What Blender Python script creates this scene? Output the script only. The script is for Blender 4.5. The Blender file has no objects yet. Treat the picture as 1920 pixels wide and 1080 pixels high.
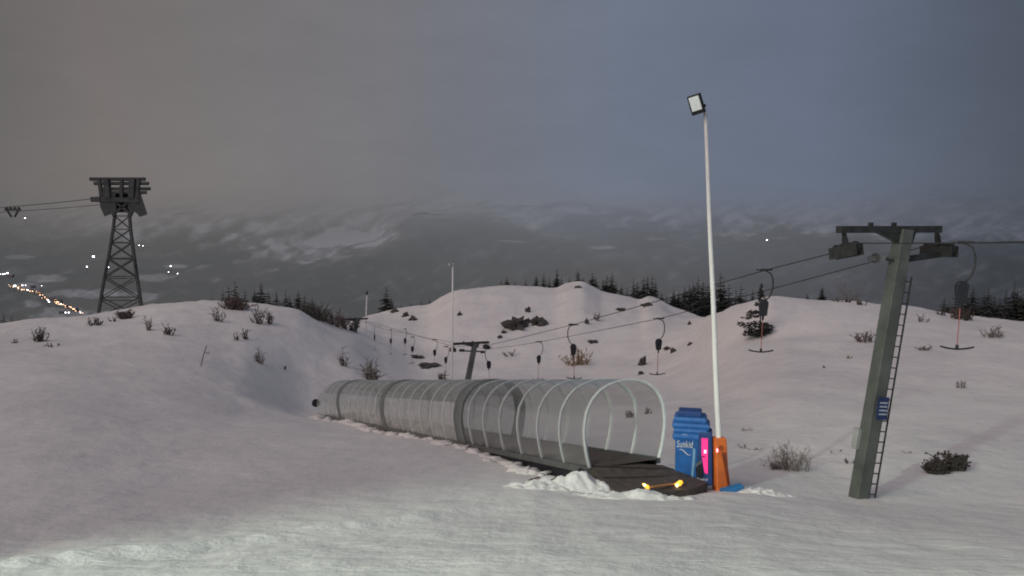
import bpy, math, random
import numpy as np
from mathutils import Vector, Matrix, noise
R = math.radians
random.seed(7)
sc = bpy.context.scene
col = sc.collection
F = 1500.0
PITCH = R(4.6)
cp, sp = math.cos(PITCH), math.sin(PITCH)

def P(u, v, Y):
    a = (u-960)/F; b = (540-v)/F
    k = Y/(cp+b*sp)
    return Vector((a*k, Y, (-sp+b*cp)*k))

# ------------------------------------------------------------------ materials
def nt(name):
    m = bpy.data.materials.new(name); m.use_nodes = True
    n = m.node_tree.nodes; l = m.node_tree.links
    b = n['Principled BSDF']
    return m, n, l, b
def mat(name, c, rough=.6, metal=0, var=.25, scale=6, bump=.0, emit=None, es=0, bscale=30):
    m, n, l, b = nt(name)
    b.inputs['Roughness'].default_value = rough
    b.inputs['Metallic'].default_value = metal
    tc = n.new('ShaderNodeTexCoord')
    nz = n.new('ShaderNodeTexNoise'); nz.inputs['Scale'].default_value = scale; nz.inputs['Detail'].default_value = 6
    l.new(tc.outputs['Object'], nz.inputs['Vector'])
    cr = n.new('ShaderNodeValToRGB')
    cr.color_ramp.elements[0].position = .3; cr.color_ramp.elements[1].position = .7
    cr.color_ramp.elements[0].color = [x*(1-var) for x in c]+[1]
    cr.color_ramp.elements[1].color = [min(1, x*(1+var)) for x in c]+[1]
    l.new(nz.outputs['Fac'], cr.inputs['Fac']); l.new(cr.outputs['Color'], b.inputs['Base Color'])
    if bump:
        n2 = n.new('ShaderNodeTexNoise'); n2.inputs['Scale'].default_value = bscale; n2.inputs['Detail'].default_value = 5
        l.new(tc.outputs['Object'], n2.inputs['Vector'])
        bp = n.new('ShaderNodeBump'); bp.inputs['Strength'].default_value = bump; bp.inputs['Distance'].default_value = .05
        l.new(n2.outputs['Fac'], bp.inputs['Height']); l.new(bp.outputs['Normal'], b.inputs['Normal'])
    if emit:
        b.inputs['Emission Color'].default_value = list(emit)+[1]; b.inputs['Emission Strength'].default_value = es
    return m

def ramp(n, pts):
    cr = n.new('ShaderNodeValToRGB')
    e = cr.color_ramp.elements
    while len(e) < len(pts): e.new(.5)
    for i, (p, c) in enumerate(pts):
        e[i].position = p; e[i].color = (list(c)+[1]) if len(c) == 3 else c
    return cr

def snow_material():
    m, n, l, b = nt('snow')
    b.inputs['Roughness'].default_value = .75
    b.inputs['Specular IOR Level'].default_value = .25
    g = n.new('ShaderNodeNewGeometry')
    def nz(scale, det, vec=(1, 1, 1), rough=.55, rot=0):
        mp = n.new('ShaderNodeMapping'); mp.inputs['Scale'].default_value = vec; mp.inputs['Rotation'].default_value = (0, 0, rot)
        l.new(g.outputs['Position'], mp.inputs['Vector'])
        t = n.new('ShaderNodeTexNoise'); t.inputs['Scale'].default_value = scale; t.inputs['Detail'].default_value = det; t.inputs['Roughness'].default_value = rough
        l.new(mp.outputs['Vector'], t.inputs['Vector']); return t
    a = nz(.22, 6)
    cr = ramp(n, [(.3, (.72, .695, .685)), (.55, (.80, .775, .755)), (.75, (.84, .815, .79))])
    l.new(a.outputs['Fac'], cr.inputs['Fac'])
    fine = nz(1.6, 8, rough=.7)
    cf = ramp(n, [(.25, (.86, .86, .88)), (.5, (1, 1, 1)), (.8, (1.0, .99, .97))])
    l.new(fine.outputs['Fac'], cf.inputs['Fac'])
    mx = n.new('ShaderNodeMix'); mx.data_type = 'RGBA'; mx.blend_type = 'MULTIPLY'; mx.inputs[0].default_value = 1
    l.new(cr.outputs['Color'], mx.inputs[6]); l.new(cf.outputs['Color'], mx.inputs[7])
    l.new(mx.outputs[2], b.inputs['Base Color'])
    # bumps: coarse crust, fine grain and groomer streaks running across the slope near the camera
    n1 = nz(.9, 8, rough=.6); n2 = nz(7, 6, rough=.65); n3 = nz(1.0, 5, (.12, 4.2, 1), rot=R(-7))
    b1 = n.new('ShaderNodeBump'); b1.inputs['Strength'].default_value = .5; b1.inputs['Distance'].default_value = .22
    l.new(n1.outputs['Fac'], b1.inputs['Height'])
    b2 = n.new('ShaderNodeBump'); b2.inputs['Strength'].default_value = .4; b2.inputs['Distance'].default_value = .05
    l.new(n2.outputs['Fac'], b2.inputs['Height']); l.new(b1.outputs['Normal'], b2.inputs['Normal'])
    b3 = n.new('ShaderNodeBump'); b3.inputs['Distance'].default_value = .10
    sx = n.new('ShaderNodeSeparateXYZ'); l.new(g.outputs['Position'], sx.inputs[0])
    mr = n.new('ShaderNodeMapRange'); mr.inputs[1].default_value = 12; mr.inputs[2].default_value = 20; mr.inputs[3].default_value = .28; mr.inputs[4].default_value = .04
    l.new(sx.outputs['Y'], mr.inputs[0]); l.new(mr.outputs[0], b3.inputs['Strength'])
    l.new(n3.outputs['Fac'], b3.inputs['Height']); l.new(b2.outputs['Normal'], b3.inputs['Normal'])
    l.new(b3.outputs['Normal'], b.inputs['Normal'])
    return m

def hills_material():
    m, n, l, b = nt('hillside')
    g = n.new('ShaderNodeNewGeometry')
    at = n.new('ShaderNodeAttribute'); at.attribute_name = 'snowiness'
    sx = n.new('ShaderNodeSeparateXYZ'); l.new(g.outputs['Position'], sx.inputs[0])
    def nz(scale, det, vec, rot=0, rough=.6):
        mp = n.new('ShaderNodeMapping'); mp.inputs['Scale'].default_value = vec; mp.inputs['Rotation'].default_value = (0, 0, rot)
        l.new(g.outputs['Position'], mp.inputs['Vector'])
        t = n.new('ShaderNodeTexNoise'); t.inputs['Scale'].default_value = scale; t.inputs['Detail'].default_value = det; t.inputs['Roughness'].default_value = rough
        l.new(mp.outputs['Vector'], t.inputs['Vector']); return t
    def nz2(scale, det, rough, ang, stretch):
        mp = n.new('ShaderNodeMapping'); mp.inputs['Scale'].default_value = (1, .11, .4); mp.inputs['Rotation'].default_value = (0, 0, -ang)
        l.new(g.outputs['Position'], mp.inputs['Vector'])
        mp2 = n.new('ShaderNodeMapping'); mp2.inputs['Scale'].default_value = (stretch, 1, 1); l.new(mp.outputs['Vector'], mp2.inputs['Vector'])
        t = n.new('ShaderNodeTexNoise'); t.inputs['Scale'].default_value = scale; t.inputs['Detail'].default_value = det; t.inputs['Roughness'].default_value = rough
        l.new(mp2.outputs['Vector'], t.inputs['Vector']); return t
    n1 = nz2(.010, 9, .66, R(30), .38); n2 = nz2(.05, 6, .7, R(10), .8)
    ad = n.new('ShaderNodeMath'); ad.operation = 'ADD'; ns = n.new('ShaderNodeMath'); ns.operation = 'MULTIPLY'; ns.inputs[1].default_value = .20; l.new(n1.outputs['Fac'], ns.inputs[0]); l.new(ns.outputs[0], ad.inputs[0])
    sc2 = n.new('ShaderNodeMath'); sc2.operation = 'MULTIPLY'; sc2.inputs[1].default_value = .18; l.new(n2.outputs['Fac'], sc2.inputs[0])
    l.new(sc2.outputs[0], ad.inputs[1])
    ad2 = n.new('ShaderNodeMath'); ad2.operation = 'ADD'; l.new(ad.outputs[0], ad2.inputs[0]); l.new(at.outputs['Fac'], ad2.inputs[1])
    cr = ramp(n, [(.0, (.018, .022, .022)), (.18, (.035, .040, .040)), (.45, (.14, .152, .162)), (.75, (.36, .39, .43)), (1.0, (.66, .70, .78))])
    mrr = n.new('ShaderNodeMapRange'); mrr.inputs[1].default_value = .14; mrr.inputs[2].default_value = .95
    l.new(ad2.outputs[0], mrr.inputs[0]); l.new(mrr.outputs[0], cr.inputs['Fac'])
    l.new(cr.outputs['Color'], b.inputs['Base Color']); b.inputs['Roughness'].default_value = 1; b.inputs['Specular IOR Level'].default_value = 0
    # valley haze painted onto the slope as glow, thicker with distance
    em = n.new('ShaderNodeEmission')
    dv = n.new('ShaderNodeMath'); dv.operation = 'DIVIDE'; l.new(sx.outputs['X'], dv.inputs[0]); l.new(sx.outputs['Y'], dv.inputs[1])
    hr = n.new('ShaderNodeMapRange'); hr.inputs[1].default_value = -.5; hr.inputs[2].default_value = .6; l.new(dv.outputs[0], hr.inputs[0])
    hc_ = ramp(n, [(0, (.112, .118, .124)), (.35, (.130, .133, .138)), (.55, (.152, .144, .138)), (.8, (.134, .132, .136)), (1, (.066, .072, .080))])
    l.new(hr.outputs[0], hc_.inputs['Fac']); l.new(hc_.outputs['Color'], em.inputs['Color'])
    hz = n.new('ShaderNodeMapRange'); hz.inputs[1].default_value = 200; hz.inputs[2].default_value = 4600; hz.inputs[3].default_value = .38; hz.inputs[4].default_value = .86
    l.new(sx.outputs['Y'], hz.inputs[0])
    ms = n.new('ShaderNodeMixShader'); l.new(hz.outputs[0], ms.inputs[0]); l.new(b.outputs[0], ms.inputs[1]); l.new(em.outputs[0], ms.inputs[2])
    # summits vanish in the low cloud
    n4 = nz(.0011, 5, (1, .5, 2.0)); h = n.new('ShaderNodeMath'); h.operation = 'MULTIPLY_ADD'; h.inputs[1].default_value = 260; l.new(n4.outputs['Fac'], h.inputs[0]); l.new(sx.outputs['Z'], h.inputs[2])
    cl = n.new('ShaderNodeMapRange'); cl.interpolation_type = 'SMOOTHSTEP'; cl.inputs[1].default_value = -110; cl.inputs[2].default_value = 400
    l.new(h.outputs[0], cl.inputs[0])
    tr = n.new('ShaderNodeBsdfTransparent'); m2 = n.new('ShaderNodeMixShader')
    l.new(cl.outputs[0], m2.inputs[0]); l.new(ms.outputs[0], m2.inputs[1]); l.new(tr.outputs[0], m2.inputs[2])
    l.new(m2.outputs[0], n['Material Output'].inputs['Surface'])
    return m

def poly_material(name, tint, frost, rough=.22, dc=(.36, .38, .37)):
    """clear / frosted polycarbonate sheet"""
    m, n, l, b = nt(name)
    out = n['Material Output']
    tr = n.new('ShaderNodeBsdfTransparent'); tr.inputs['Color'].default_value = tint+(1,)
    gl = n.new('ShaderNodeBsdfGlossy'); gl.inputs['Roughness'].default_value = rough; gl.inputs['Color'].default_value = (.85, .88, .86, 1)
    df = n.new('ShaderNodeBsdfDiffuse'); df.inputs['Color'].default_value = dc+(1,)
    fr = n.new('ShaderNodeMapRange'); fr.inputs[3].default_value = .07; fr.inputs[4].default_value = .75; lw = n.new('ShaderNodeLayerWeight'); lw.inputs['Blend'].default_value = .22; l.new(lw.outputs['Facing'], fr.inputs[0])
    tc = n.new('ShaderNodeTexCoord'); nz = n.new('ShaderNodeTexNoise'); nz.inputs['Scale'].default_value = 1.7; nz.inputs['Detail'].default_value = 7
    l.new(tc.outputs['Object'], nz.inputs['Vector'])
    mr = n.new('ShaderNodeMapRange'); mr.inputs[1].default_value = .3; mr.inputs[2].default_value = .7; mr.inputs[3].default_value = frost*.7; mr.inputs[4].default_value = min(1, frost*1.3)
    l.new(nz.outputs['Fac'], mr.inputs[0])
    m1 = n.new('ShaderNodeMixShader'); l.new(mr.outputs[0], m1.inputs[0]); l.new(tr.outputs[0], m1.inputs[1]); l.new(df.outputs[0], m1.inputs[2])
    m2 = n.new('ShaderNodeMixShader'); l.new(fr.outputs[0], m2.inputs[0]); l.new(m1.outputs[0], m2.inputs[1]); l.new(gl.outputs[0], m2.inputs[2])
    l.new(m2.outputs[0], out.inputs['Surface'])
    return m

M = {}
M['snow'] = snow_material()
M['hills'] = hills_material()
M['clear'] = poly_material('clear polycarbonate', (.97, .98, .975), .07)
M['frost'] = poly_material('frosted polycarbonate', (.80, .83, .82), .36, .2, (.86, .86, .84))
M['roofsheet'] = poly_material('sky-toned roof sheet', (.62, .66, .67), .50, .25, (.38, .40, .40))  # roof painted darker for reflected sky, frosted sides paler for reflected snow
M['hoop'] = mat('galvanised hoop', (.85, .88, .86), .3, .25, .08, 4)
M['band'] = mat('joint band', (.20, .225, .22), .5, .2, .2, 3)
M['green'] = mat('weathered green steel', (.112, .120, .110), .6, .15, .3, 1.6, .3)
M['steel'] = mat('dark steel', (.045, .045, .045), .6, .4, .35, 5, .2)
M['zinc'] = mat('zinc steel', (.16, .17, .165), .5, .5, .2, 5)
M['rubber'] = mat('black rubber', (.02, .02, .022), .7, 0, .3, 12)
M['rope'] = mat('steel rope', (.035, .035, .035), .6, .3, .2, 3)
M['redcord'] = mat('red strap', (.34, .12, .10), .8, 0, .2, 12)
M['pole'] = mat('pale painted pole', (.84, .82, .80), .5, 0, .06, 2)
M['greypole'] = mat('grey painted pole', (.34, .35, .34), .5, 0, .15, 2)
M['lens'] = mat('lamp glass', (.5, .52, .5), .25, 0, .1, 8, emit=(.85, .9, .85), es=.30)
M['black'] = mat('black casing', (.012, .012, .018), .5, 0, .2, 6)
M['blue'] = mat('blue vinyl pad', (.018, .125, .40), .5, 0, .22, 2.5, .5, bscale=4)
M['darkblue'] = mat('dark blue pad', (.016, .055, .20), .6, 0, .22, 3, .3)
M['orange'] = mat('orange vinyl pad', (.74, .17, .035), .55, 0, .18, 2.5, .4, bscale=4)
M['darkorange'] = mat('shaded orange pad', (.24, .055, .02), .6, 0, .2, 3, .3)  # right-side shade of the orange pad painted as a darker orange
M['white'] = mat('white print', (.7, .72, .74), .6, 0, .05, 5)
M['paleblue'] = mat('pale blue print', (.20, .38, .60), .5, 0, .1, 5)
M['pink'] = mat('pink panel', (.7, .04, .22), .4, 0, .2, 8, emit=(1, .03, .22), es=.75)
M['pinklight'] = mat('pink lamp', (1, .5, .7), .3, 0, .05, 8, emit=(1, .42, .62), es=2.0)
M['redlight'] = mat('red lamp', (1, .4, .4), .3, 0, .05, 8, emit=(1, .35, .4), es=2.2)
M['amber'] = mat('amber lamp', (1, .6, .05), .3, 0, .05, 8, emit=(1, .45, .04), es=1.1)
M['amberhot'] = mat('amber lamp core', (1, .8, .3), .3, 0, .05, 8, emit=(1, .85, .45), es=2.5)
M['mat'] = mat('brown rubber belt', (.080, .062, .054), .8, 0, .3, 5, .5)
M['comb'] = mat('amber-lit comb plate', (.45, .20, .06), .5, .2, .2, 8, emit=(1, .35, .06), es=.04)  # warning lamps' amber light painted into the plate as colour and glow
M['sign'] = mat('navy sign', (.012, .028, .105), .45, 0, .12, 6)
M['signtext'] = mat('sign lettering', (.36, .40, .48), .6, 0, .05, 6)
M['twig'] = mat('bare twigs', (.19, .165, .15), .9, 0, .3, 9)
M['darktwig'] = mat('dark heather', (.085, .072, .064), .9, 0, .3, 9)
M['redtwig'] = mat('reddish heather', (.14, .105, .095), .9, 0, .3, 9)
M['ochre'] = mat('dry grass', (.24, .165, .09), .9, 0, .3, 9)
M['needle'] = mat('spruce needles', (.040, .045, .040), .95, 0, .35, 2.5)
M['needleh'] = mat('hazy spruce needles', (.058, .063, .060), .95, 0, .35, 2.5)  # haze mixed into the needle colour as a paler tone
M['trunk'] = mat('bark', (.05, .04, .033), .9, 0, .3, 6)
M['rock'] = mat('dark rock', (.075, .07, .066), .9, 0, .35, 3, .5)
M['towersteel'] = mat('distant tower steel', (.062, .066, .066), .8, .1, .25, .6)
M['lampwhite'] = mat('white street light', (1, 1, 1), .3, 0, .02, 1, emit=(.95, .95, 1), es=7)
M['lampwarm'] = mat('warm street light', (1, .7, .5), .3, 0, .02, 1, emit=(1, .58, .34), es=4)
M['wall'] = mat('pale house wall', (.20, .17, .15), .9, 0, .2, .3)
M['roof'] = mat('snowy roof', (.24, .25, .28), .9, 0, .2, .3)
M['pane'] = mat('lit window', (1, .6, .3), .3, 0, .02, 1, emit=(1, .55, .30), es=.9)
M['wood'] = mat('reddish wood', (.16, .07, .055), .8, 0, .2, 6)

# ------------------------------------------------------------------ mesh helpers
class MB:
    def __init__(s): s.v = []; s.f = []
    def face(s, pts):
        i = len(s.v); s.v += [Vector(p) for p in pts]; s.f.append(list(range(i, i+len(pts))))
    def box(s, c, size, ax=None, taper=(1, 1)):
        """box centre c, size, axes matrix ax (3x3); taper scales the top"""
        c = Vector(c); ax = ax or Matrix.Identity(3); i = len(s.v)
        for z in (-.5, .5):
            t = taper if z > 0 else (1, 1)
            for x, y in ((-.5, -.5), (.5, -.5), (.5, .5), (-.5, .5)):
                s.v.append(c + ax @ Vector((x*size[0]*t[0], y*size[1]*t[1], z*size[2])))
        s.f += [[i+k for k in q] for q in ((3, 2, 1, 0), (4, 5, 6, 7), (0, 1, 5, 4), (1, 2, 6, 5), (2, 3, 7, 6), (3, 0, 4, 7))]
    def beam(s, a, b, w, h=None, up=(0, 0, 1), w2=None, h2=None):
        a = Vector(a); b = Vector(b); h = h or w; w2 = w2 or w; h2 = h2 or h
        d = (b-a).normalized(); u = Vector(up)
        if abs(d.dot(u)) > .98: u = Vector((0, 1, 0))
        x = d.cross(u).normalized(); y = x.cross(d).normalized(); i = len(s.v)
        for p, ww, hh in ((a, w, h), (b, w2, h2)):
            for sx, sy in ((-.5, -.5), (.5, -.5), (.5, .5), (-.5, .5)): s.v.append(p + x*sx*ww + y*sy*hh)
        s.f += [[i+k for k in q] for q in ((0, 1, 2, 3), (7, 6, 5, 4), (4, 5, 1, 0), (5, 6, 2, 1), (6, 7, 3, 2), (7, 4, 0, 3))]
    def tube(s, pts, r, n=8, cap=True):
        pts = [Vector(p) for p in pts]
        rs = r if isinstance(r, (list, tuple)) else [r]*len(pts)
        i0 = len(s.v); prev = None
        for k, p in enumerate(pts):
            d = (pts[min(k+1, len(pts)-1)]-pts[max(k-1, 0)]).normalized()
            if prev is None:
                u = Vector((0, 0, 1)) if abs(d.z) < .9 else Vector((0, 1, 0))
                x = d.cross(u).normalized()
            else:
                x = (prev - d*prev.dot(d)).normalized()
            prev = x; y = d.cross(x)
            for q in range(n):
                a = 2*math.pi*q/n; s.v.append(p + (x*math.cos(a)+y*math.sin(a))*rs[k])
        for k in range(len(pts)-1):
            for q in range(n):
                a = i0+k*n+q; b = i0+k*n+(q+1) % n
                s.f.append([a, b, b+n, a+n])
        if cap:
            s.f.append([i0+q for q in reversed(range(n))]); e = i0+(len(pts)-1)*n
            s.f.append([e+q for q in range(n)])
    def disc(s, c, axis, r, w, n=20):
        a = Vector(axis).normalized()*w/2; s.tube([Vector(c)-a, Vector(c)+a], r, n)
    def blob(s, c, size, seed=0, rough=.35, n=2):
        import bmesh
        bm = bmesh.new(); bmesh.ops.create_icosphere(bm, subdivisions=n, radius=1)
        i = len(s.v); c = Vector(c)
        for v in bm.verts:
            k = 1+rough*noise.noise(v.co*1.7+Vector((seed*7.3, 0, 0)))*1.6
            s.v.append(c+Vector((v.co.x*size[0]*k, v.co.y*size[1]*k, v.co.z*size[2]*k)))
        s.f += [[i+q.index for q in f.verts] for f in bm.faces]; bm.free()
    def grid(s, rows):
        i = len(s.v); m = len(rows[0])
        for r in rows: s.v += [Vector(p) for p in r]
        for a in range(len(rows)-1):
            for b in range(m-1):
                k = i+a*m+b; s.f.append([k, k+1, k+m+1, k+m])
    def build(s, name, m, parent=None, org=None, smooth=False, bevel=0):
        me = bpy.data.meshes.new(name)
        o0 = Vector(org) if org is not None else Vector((0, 0, 0))
        me.from_pydata([tuple(v-o0) for v in s.v], [], s.f); me.update()
        me.materials.append(m)
        if smooth:
            for p in me.polygons: p.use_smooth = True
        o = bpy.data.objects.new(name, me); col.objects.link(o)
        if parent: o.parent = parent
        if bevel:
            md = o.modifiers.new('bevel', 'BEVEL'); md.width = bevel; md.segments = 2; md.limit_method = 'ANGLE'
        return o

def tag(o, label=None, cat=None, group=None, kind=None):
    if label: o['label'] = label
    if cat: o['category'] = cat
    if group: o['group'] = group
    if kind: o['kind'] = kind
    return o
def thing(name, loc, label, cat, group=None):
    o = bpy.data.objects.new(name, None); col.objects.link(o); o.location = loc
    o.empty_display_size = .3
    return tag(o, label, cat, group)
def copy_tree(o, parent=None):
    c = o.copy(); col.objects.link(c); c.parent = parent
    for ch in o.children: copy_tree(ch, c)
    return c
def rotaxes(ang): return Matrix.Rotation(ang, 3, 'Z')
def text_mesh(body, size, m, name, parent, mat4, extrude=.004, shear=0):
    cu = bpy.data.curves.new('tmp', 'FONT'); cu.body = body; cu.size = size; cu.extrude = extrude; cu.shear = shear
    cu.align_x = 'CENTER'; cu.align_y = 'CENTER'
    t = bpy.data.objects.new('tmp', cu); col.objects.link(t)
    dg = bpy.context.evaluated_depsgraph_get()
    me = bpy.data.meshes.new_from_object(t.evaluated_get(dg)); me.name = name
    bpy.data.objects.remove(t); me.materials.clear(); me.materials.append(m)
    o = bpy.data.objects.new(name, me); col.objects.link(o); o.parent = parent; o.matrix_local = mat4
    return o

# ------------------------------------------------------------------ terrain from feature lines
A0 = 6.0
def pchip(x, y, xq):
    x = np.asarray(x, float); y = np.asarray(y, float); xq = np.clip(xq, x[0], x[-1])
    h = np.diff(x); d = np.diff(y)/h; m = np.zeros_like(y)
    if len(x) == 2: return y[0]+(xq-x[0])*d[0]
    for i in range(1, len(x)-1):
        if d[i-1]*d[i] > 0:
            w1 = 2*h[i]+h[i-1]; w2 = h[i]+2*h[i-1]; m[i] = (w1+w2)/(w1/d[i-1]+w2/d[i])
    m[0] = d[0]; m[-1] = d[-1]
    k = np.clip(np.searchsorted(x, xq, side='right')-1, 0, len(x)-2); t = (xq-x[k])/h[k]
    return (2*t**3-3*t**2+1)*y[k]+(t**3-2*t**2+t)*h[k]*m[k]+(-2*t**3+3*t**2)*y[k+1]+(t**3-t**2)*h[k]*m[k+1]
def feat(pts):
    """pts: (u, v, Y) on one feature line -> s, z, Y arrays"""
    q = [P(*p) for p in pts]
    return ([w.x/(w.y+A0) for w in q], [w.z for w in q], [w.y for w in q])
def flat(z, Y): return ([-9, 9], [z, z], [Y, Y])
ROWS = [
 flat(-.4, -5), flat(-1.9, 1.5),
 feat([(-900, 1080, 8.0), (0, 1080, 8.3), (960, 1080, 8.3), (1920, 1090, 8.3), (2800, 1090, 8.3)]),
 feat([(-700, 1075, 9.6), (0, 1058, 10.3), (400, 1018, 12), (830, 962, 15.3), (1000, 948, 16.6), (1350, 940, 17.6), (1700, 975, 16.5), (2400, 1000, 16)]),
 feat([(-600, 905, 18), (0, 895, 18.5), (400, 900, 20), (800, 900, 20.6), (1000, 905, 20.6), (1170, 922, 20.6), (1350, 918, 20.8), (1500, 925, 20.9), (1607, 935, 21.0), (1900, 940, 21.0), (2500, 940, 21)]),
 feat([(-600, 800, 26), (0, 802, 26), (400, 822, 28), (857, 835, 29.3), (1100, 845, 29.5), (1300, 828, 30.5), (1500, 842, 28.5), (1750, 832, 28), (2400, 830, 28)]),
 feat([(-600, 700, 40), (0, 702, 40), (300, 722, 42), (650, 795, 44), (800, 795, 45), (1000, 785, 45), (1300, 748, 47), (1500, 702, 45), (1750, 702, 45), (2400, 690, 45)]),
 feat([(-600, 645, 52), (0, 650, 52), (300, 655, 55), (450, 685, 56), (590, 770, 57), (750, 752, 62), (1000, 740, 64), (1250, 715, 64), (1400, 650, 60), (1600, 625, 58), (2400, 640, 56)]),
 feat([(-500, 612, 70), (-200, 610, 70), (0, 609, 70), (60, 603, 71), (150, 592, 75), (230, 583, 77), (300, 572, 78), (380, 566, 80), (450, 568, 80), (510, 572, 80), (555, 580, 80), (590, 602, 79), (625, 622, 79), (663, 640, 79), (720, 668, 82), (800, 695, 84), (1000, 688, 85), (1200, 676, 84), (1300, 645, 80), (1345, 602, 74), (1395, 578, 70), (1450, 561, 68), (1520, 564, 68), (1620, 570, 68), (1700, 577, 68), (1800, 595, 67), (1920, 606, 66), (2400, 600, 66)]),
 feat([(-500, 690, 112), (400, 690, 112), (560, 665, 116), (640, 612, 122), (665, 602, 123), (700, 589, 124), (760, 577, 123), (800, 573, 122), (830, 557, 121), (855, 546, 120), (900, 541, 120), (950, 537, 120), (1000, 539, 120), (1040, 541, 120), (1065, 532, 120), (1090, 529, 120), (1110, 537, 120), (1130, 547, 120), (1170, 556, 119), (1200, 563, 118), (1215, 557, 117.5), (1232, 561, 117), (1260, 576, 116), (1300, 589, 114), (1335, 600, 112), (1400, 612, 108), (1600, 640, 106), (2400, 660, 106)]),
 feat([(-500, 760, 155), (400, 745, 155), (640, 690, 158), (1000, 610, 160), (1335, 655, 155), (1900, 660, 150), (2400, 670, 150)]),
 feat([(-500, 830, 240), (400, 820, 240), (1000, 770, 240), (1400, 760, 240), (2400, 740, 240)]),
 feat([(-500, 810, 270), (400, 800, 270), (1000, 750, 270), (1400, 750, 270), (2400, 740, 270)]),
]
def column(s):
    ys = np.array([np.interp(s, r[0], r[2]) for r in ROWS]); zs = np.array([pchip(r[0], r[1], np.array([min(max(s, r[0][0]), r[0][-1])]))[0] for r in ROWS])
    return ys, zs
def detail(x, y):
    d = y
    a = .05 if d < 25 else .05+.13*min(1, (d-25)/35)
    n = noise.fractal(Vector((x*.28, y*.28, 0)), .9, 2.1, 4)*a
    n += noise.fractal(Vector((x*.07+9, y*.07, 3)), .9, 2.1, 3)*(.05+.004*max(0, min(d, 110)-14))*.55
    if 7 < d < 24 and -12 < x < 6:                    # low lip left by the groomer along the edge of the track
        q = (x+6.1)*.753-(y-10)*.658 + .25*noise.noise(Vector((x*.6, y*.6, 2)))
        al = (x+6.1)*.658+(y-10)*.753
        w = max(0, min(1, (al+7)/3))*max(0, min(1, (11-al)/3))
        n += w*(.07+.06*noise.noise(Vector((x*2.3, y*2.3, 8))))*math.exp(-(q/.30)**2) - w*.06*math.exp(-((q-.7)/.6)**2)
    if 7 < d < 30: n += .022*noise.fractal(Vector((x*1.6, y*1.6, 5)), .8, 2.1, 3)
    return n
_cc = {}
def zg(x, y):
    s = round(x/(y+A0), 3)
    if s not in _cc: _cc[s] = column(s)
    ys, zs = _cc[s]
    return float(pchip(np.log(ys+A0), zs, np.array([math.log(y+A0)]))[0]) + detail(x, y)
def hit(u, v, y0=6, y1=200):
    y = y0; last = y0
    while y < y1:
        p = P(u, v, y)
        if p.z <= zg(p.x, p.y):
            lo, hi = last, y
            for _ in range(12):
                m = (lo+hi)/2; q = P(u, v, m)
                if q.z <= zg(q.x, q.y): hi = m
                else: lo = m
            q = P(u, v, hi); q.z = zg(q.x, q.y); return q
        last = y; y *= 1.02
    return None

def build_ground():
    S = np.concatenate([np.linspace(-2.6, -.75, 30, endpoint=False), np.linspace(-.75, .75, 460), np.linspace(.75, 2.6, 31)[1:]])
    t = np.concatenate([np.linspace(0, .3, 22, endpoint=False), np.linspace(.3, 1, 330)])
    L0, L1 = math.log(1.0), math.log(270+A0)
    Yq = np.exp(L0+(L1-L0)*t)-A0
    Z = np.zeros((len(S), len(Yq)))
    for i, s in enumerate(S):
        ys, zs = column(float(s)); Z[i] = pchip(np.log(ys+A0), zs, np.log(Yq+A0))
    v = []
    for j, y in enumerate(Yq):
        for i, s in enumerate(S):
            x = s*(y+A0); v.append((x, y, Z[i, j]+detail(x, y)))
    n = len(S); f = [(j*n+i, j*n+i+1, (j+1)*n+i+1, (j+1)*n+i) for j in range(len(Yq)-1) for i in range(n-1)]
    me = bpy.data.meshes.new('ground'); me.from_pydata(v, [], f); me.update(); me.materials.append(M['snow'])
    for p in me.polygons: p.use_smooth = True
    o = bpy.data.objects.new('ground', me); col.objects.link(o); tag(o, kind='structure')
build_ground()

HR = [feat([(-1500, 806, 262), (400, 802, 262), (1000, 752, 262), (1400, 752, 262), (3000, 742, 262)]),
 feat([(-1500, 700, 480), (1000, 700, 480), (3000, 680, 480)]),
 feat([(-1500, 625, 850), (300, 622, 850), (900, 610, 850), (3000, 590, 850)]),
 feat([(-1500, 570, 1350), (300, 562, 1350), (760, 545, 1400), (1300, 540, 1350), (3000, 540, 1350)]),
 feat([(-1500, 500, 2100), (300, 500, 2150), (620, 490, 2200), (760, 468, 2000), (1100, 470, 2000), (1920, 480, 2100), (3000, 480, 2100)]),
 feat([(-1500, 450, 2800), (300, 445, 2900), (700, 440, 2900), (790, 428, 2300), (1000, 440, 2500), (1920, 440, 2800), (3000, 440, 2800)]),
 feat([(-1500, 405, 3900), (300, 400, 3900), (1100, 385, 3600), (1920, 395, 3900), (3000, 400, 3900)]),
 feat([(-1500, 350, 5200), (960, 340, 5200), (3000, 350, 5200)]),
 feat([(-1500, 290, 6600), (3000, 290, 6600)])]
def hz_at(x, y, raw=False):
    s = x/(y+A0)
    ys = np.array([np.interp(s, r[0], r[2]) for r in HR]); zs = np.array([np.interp(s, r[0], r[1]) for r in HR])
    z = float(pchip(np.log(ys), zs, np.array([math.log(y)]))[0])
    if raw: return z
    k = min(1, max(0, (y-300)/500))
    z += noise.fractal(Vector((x*.0012, y*.0008, 1)), 1.0, 2.1, 5)*y*.007*k
    z += noise.fractal(Vector((x*.012, y*.008, 4)), .8, 2.1, 4)*y*.0012*k
    return z
def project(p):
    x, y, z = p; zc = y*cp - z*sp; b = (y*sp+z*cp)/zc
    return 960+F*x/zc, 540-F*b
def in_band(u, v, pts, w):
    """closeness to a polyline of (u, v)"""
    best = 1e9
    for (a, b), (c, d) in zip(pts[:-1], pts[1:]):
        L = (c-a)**2+(d-b)**2; t = max(0, min(1, ((u-a)*(c-a)+(v-b)*(d-b))/L))
        best = min(best, math.hypot(u-a-t*(c-a), (v-b-t*(d-b))))
    return max(0, 1-best/w)
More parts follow.
